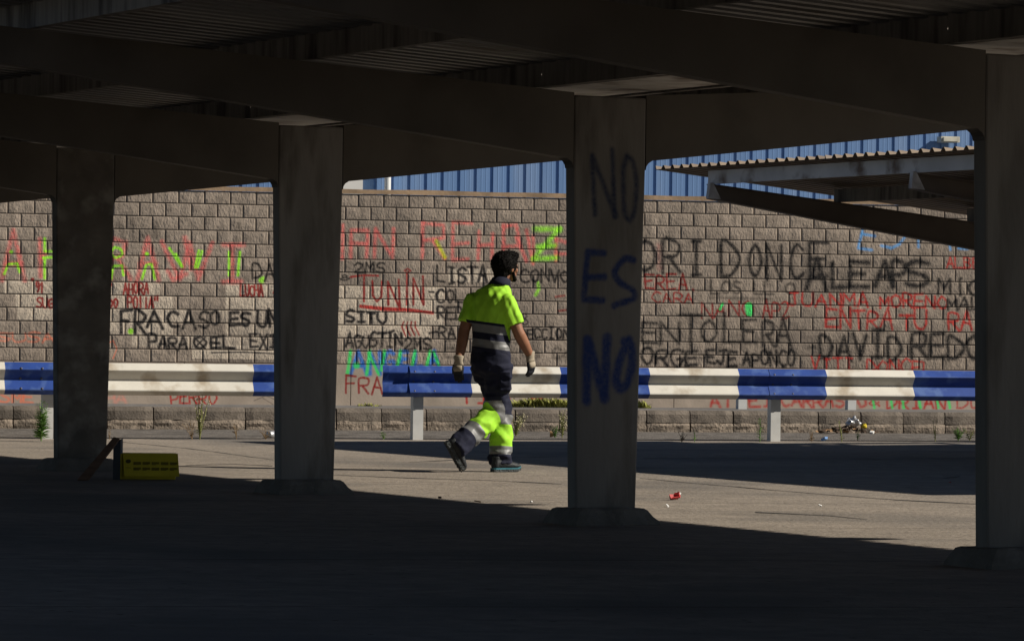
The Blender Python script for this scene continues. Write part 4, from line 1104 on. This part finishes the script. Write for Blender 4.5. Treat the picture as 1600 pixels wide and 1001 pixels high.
q = on_z(424, 684); can.location = (q.x, q.y, 0.004); can.rotation_euler = (0, 0, R(60))
tag(can, 'silver drink can lying by the kerb left of the second column', 'can')
# rubbish heap at the kerb
q = on_plane(1326, 672, kerb_p + WN * .18, WN)
hp_root = tag(empty('rubbish_heap', (q.x, q.y, 0.004), TH_W), 'heap of foil, paper and dry leaves against the kerb', 'rubbish')
random.seed(5)
for nm, m_, n_, sp_, hh in (('dry_leaves', m_ldark, 60, .42, .07), ('paper_scraps', m_lbrown, 26, .32, .10)):
    e = MB()
    for k in range(n_):
        x_ = random.gauss(-.06, sp_ * .5); y_ = random.gauss(0, .05); z_ = max(.006, random.random() * hh * max(0, 1 - abs(x_) / .45))
        r_ = Matrix.Rotation(random.uniform(-.8, .8), 3, 'X') @ Matrix.Rotation(random.uniform(0, 3), 3, 'Z')
        a_, b_ = random.uniform(.015, .035), random.uniform(.008, .02)
        e.add([r_ @ X(v) + X((x_, y_, z_ + .01)) for v in ((-a_, -b_, 0), (a_, -b_, .004), (a_, b_, 0), (-a_, b_, .005))], [(0, 1, 2, 3)])
    e.build(nm, m_, hp_root)
fo_ = MB(); fo_.ball((.05, 0, .13), (.085, .045, .045), None, 14, 9)
fm = remeshed(fo_, .012, 0, lambda p: .05 * noise.noise(p * 23)); fm.materials.append(m_lfoil); link(bpy.data.objects.new('crumpled_foil', fm), hp_root)
yo = MB(); yo.ball((.17, -.01, .08), (.035, .03, .03), None, 10, 7); ym = remeshed(yo, .01, 0, lambda p: .03 * noise.noise(p * 30)); ym.materials.append(m_ybox); link(bpy.data.objects.new('yellow_wrapper', ym), hp_root)

# ------------------------------------------------------------------ weeds
m_weed = mat('weed_green', (0.13, 0.25, 0.05), 0.7, 0.35, 9); m_weed2 = mat('weed_olive', (0.23, 0.24, 0.08), 0.8, 0.35, 9); m_dry = mat('weed_dry', (0.25, 0.17, 0.09), 0.85, 0.35, 9); m_seed = mat('seed_heads', (0.45, 0.40, 0.26), 0.9, 0.2, 20)
def weed(px, py, hpx, mleaf, label, stems=5, spread=.3, leaf=.05, seeds=False, group='weeds along the kerb', z=0.004, seed=0, dens=9, lw=.22, wob=.05):
    r = random.Random(seed + int(px))
    p = on_z(px, py, z)
    H = hpx / (F / p.y)
    root = tag(empty('weed', (p.x, p.y, z)), label, 'weed', group)
    st, lv, sd_ = MB(), MB(), MB()
    for k in range(stems):
        a = r.uniform(0, 6.28); tilt = r.uniform(.1, 1) * spread; hh = H * r.uniform(.6, 1.05)
        pts = []
        for i in range(6):
            t = i / 5
            pts.append(X((math.cos(a) * tilt * hh * t ** 1.3 + r.uniform(-wob, wob) * H * t * .5, math.sin(a) * tilt * hh * t * .6, hh * t)))
        st.tube(pts, [.006 * (1 - .12 * i) * (.5 + H) for i in range(6)], 5)
        for j in range(dens):
            t = r.uniform(.08, 1); i = min(int(t * 5), 4); c_ = pts[i].lerp(pts[i + 1], t * 5 - i)
            b_ = r.uniform(0, 6.28); L_ = leaf * r.uniform(.6, 1.3) * (1.2 - .6 * t)
            d_ = X((math.cos(b_), math.sin(b_), r.uniform(.1, .9))).normalized(); sd2 = d_.cross(X((0, 0, 1))).normalized() * L_ * lw * .5
            lv.add([c_, c_ + d_ * L_ * .5 + sd2, c_ + d_ * L_ + X((0, 0, -.15 * L_)), c_ + d_ * L_ * .5 - sd2], [(0, 1, 2, 3)])
        if seeds:
            for j in range(5):
                c_ = pts[-1].lerp(pts[2], r.random() * .8) + X((r.uniform(-.03, .03), r.uniform(-.03, .03), r.uniform(-.02, .03)))
                sd_.ball(c_, (.007, .007, .007), None, 6, 4)
    st.build('stem', mleaf, root); lv.build('leaves', mleaf, root)
    if seeds: sd_.build('seed_heads', m_seed, root)['kind'] = 'stuff'
weed(64, 689, 58, m_weed, 'dense bright green weed beside the left guardrail post', 14, .22, .085, dens=26, lw=.16)
weed(312, 686, 74, m_weed2, 'tall thin flowering weed in front of the red word on the plinth', 8, .35, .05, True, dens=9)
weed(300, 686, 30, m_dry, 'low dry weed at the foot of the tall flowering weed', 6, .9, .04)
weed(369, 686, 24, m_dry, 'brown withered weed at the kerb between the two left columns', 4, .4, .05, dens=7)
weed(415, 686, 16, m_dry, 'flat dry weed beside the drink can', 6, 1.2, .04)
weed(599, 686, 13, m_weed, 'small green sprout left of the free guardrail end post', 4, .5, .04)
weed(171, 686, 18, m_dry, 'small dry sprig behind the leaning plank', 3, .4, .03)
weed(806, 681, 34, m_weed2, 'bushy yellowish weed at the kerb beside the man', 16, .75, .04, True, dens=12)
weed(878, 684, 42, m_weed2, 'upright weed with pale flowers at the edge of the middle column', 9, .4, .045, True, dens=10)
weed(867, 684, 20, m_weed, 'low leafy green weed beside the middle column', 8, .6, .05, dens=12)
weed(1085, 690, 20, m_weed, 'thin green sprig right of the middle column', 2, .15, .035)
weed(1187, 690, 49, m_weed, 'single upright green weed left of the guardrail post', 2, .08, .055, dens=24)
weed(1315, 690, 36, m_weed2, 'spindly weed in front of the rubbish heap', 4, .4, .04)
weed(1340, 688, 16, m_weed, 'small green weed right of the rubbish heap', 3, .4, .04)
weed(1461, 689, 34, m_weed2, 'thin leaning weed left of the right column', 3, .3, .035)
weed(1497, 688, 22, m_weed, 'low bushy green weed against the right column', 12, .8, .05, dens=14)
weed(1515, 688, 20, m_weed2, 'small olive weed at the edge of the right column', 6, .5, .05, dens=10)
weed(1065, 690, 16, m_dry, 'reddish dry weed low on the asphalt strip by the middle column', 6, .9, .04)
weed(1268, 690, 18, m_dry, 'reddish dry weed just right of the guardrail post', 5, .5, .04)
# grass tufts on the pavement by the wall
def tuft(px0, px1, py, hpx, label, m_, n=420):
    r = random.Random(int(px0))
    d_ = kerb_p - WN * 1.45
    a_, b_ = on_plane(px0, py, d_, WN), on_plane(px1, py, d_, WN)
    e = MB(); c0 = a_.lerp(b_, .5)
    for k in range(n):
        t = r.random(); base = a_.lerp(b_, t); hh = hpx / 146 * r.uniform(.5, 1.1) * (.45 + .55 * math.sin(math.pi * min(1, max(0, t * 1.05))) ** .6)
        bx, by = base.x - c0.x + r.uniform(-.04, .04), base.y - c0.y + r.uniform(-.18, .18)
        le = r.uniform(-.7, .7) * hh; w_ = .006
        e.add([(bx - w_, by, 0), (bx + w_, by, 0), (bx + le * .4 + w_ * .7, by + r.uniform(-.05, .05), hh * .6), (bx + le, by + r.uniform(-.08, .08), hh)], [(0, 1, 2), (0, 2, 3)])
    o = e.build('grass_tuft', m_); o.location = (c0.x, c0.y, .238)
    tag(o, label, 'grass', 'tufts of grass on the pavement'); o['kind'] = 'stuff'
m_grass = mat('grass_dry_green', (0.24, 0.24, 0.06), 0.85, 0.45, 6)
tuft(800, 905, 634, 17, 'long yellow-green grass tuft on the pavement behind the middle column', m_grass, 900)
tuft(996, 1012, 634, 14, 'end of grass showing right of the middle column', m_grass, 120)
tuft(560, 592, 633, 6, 'short sparse grass on the pavement left of the free guardrail end', m_grass, 60)
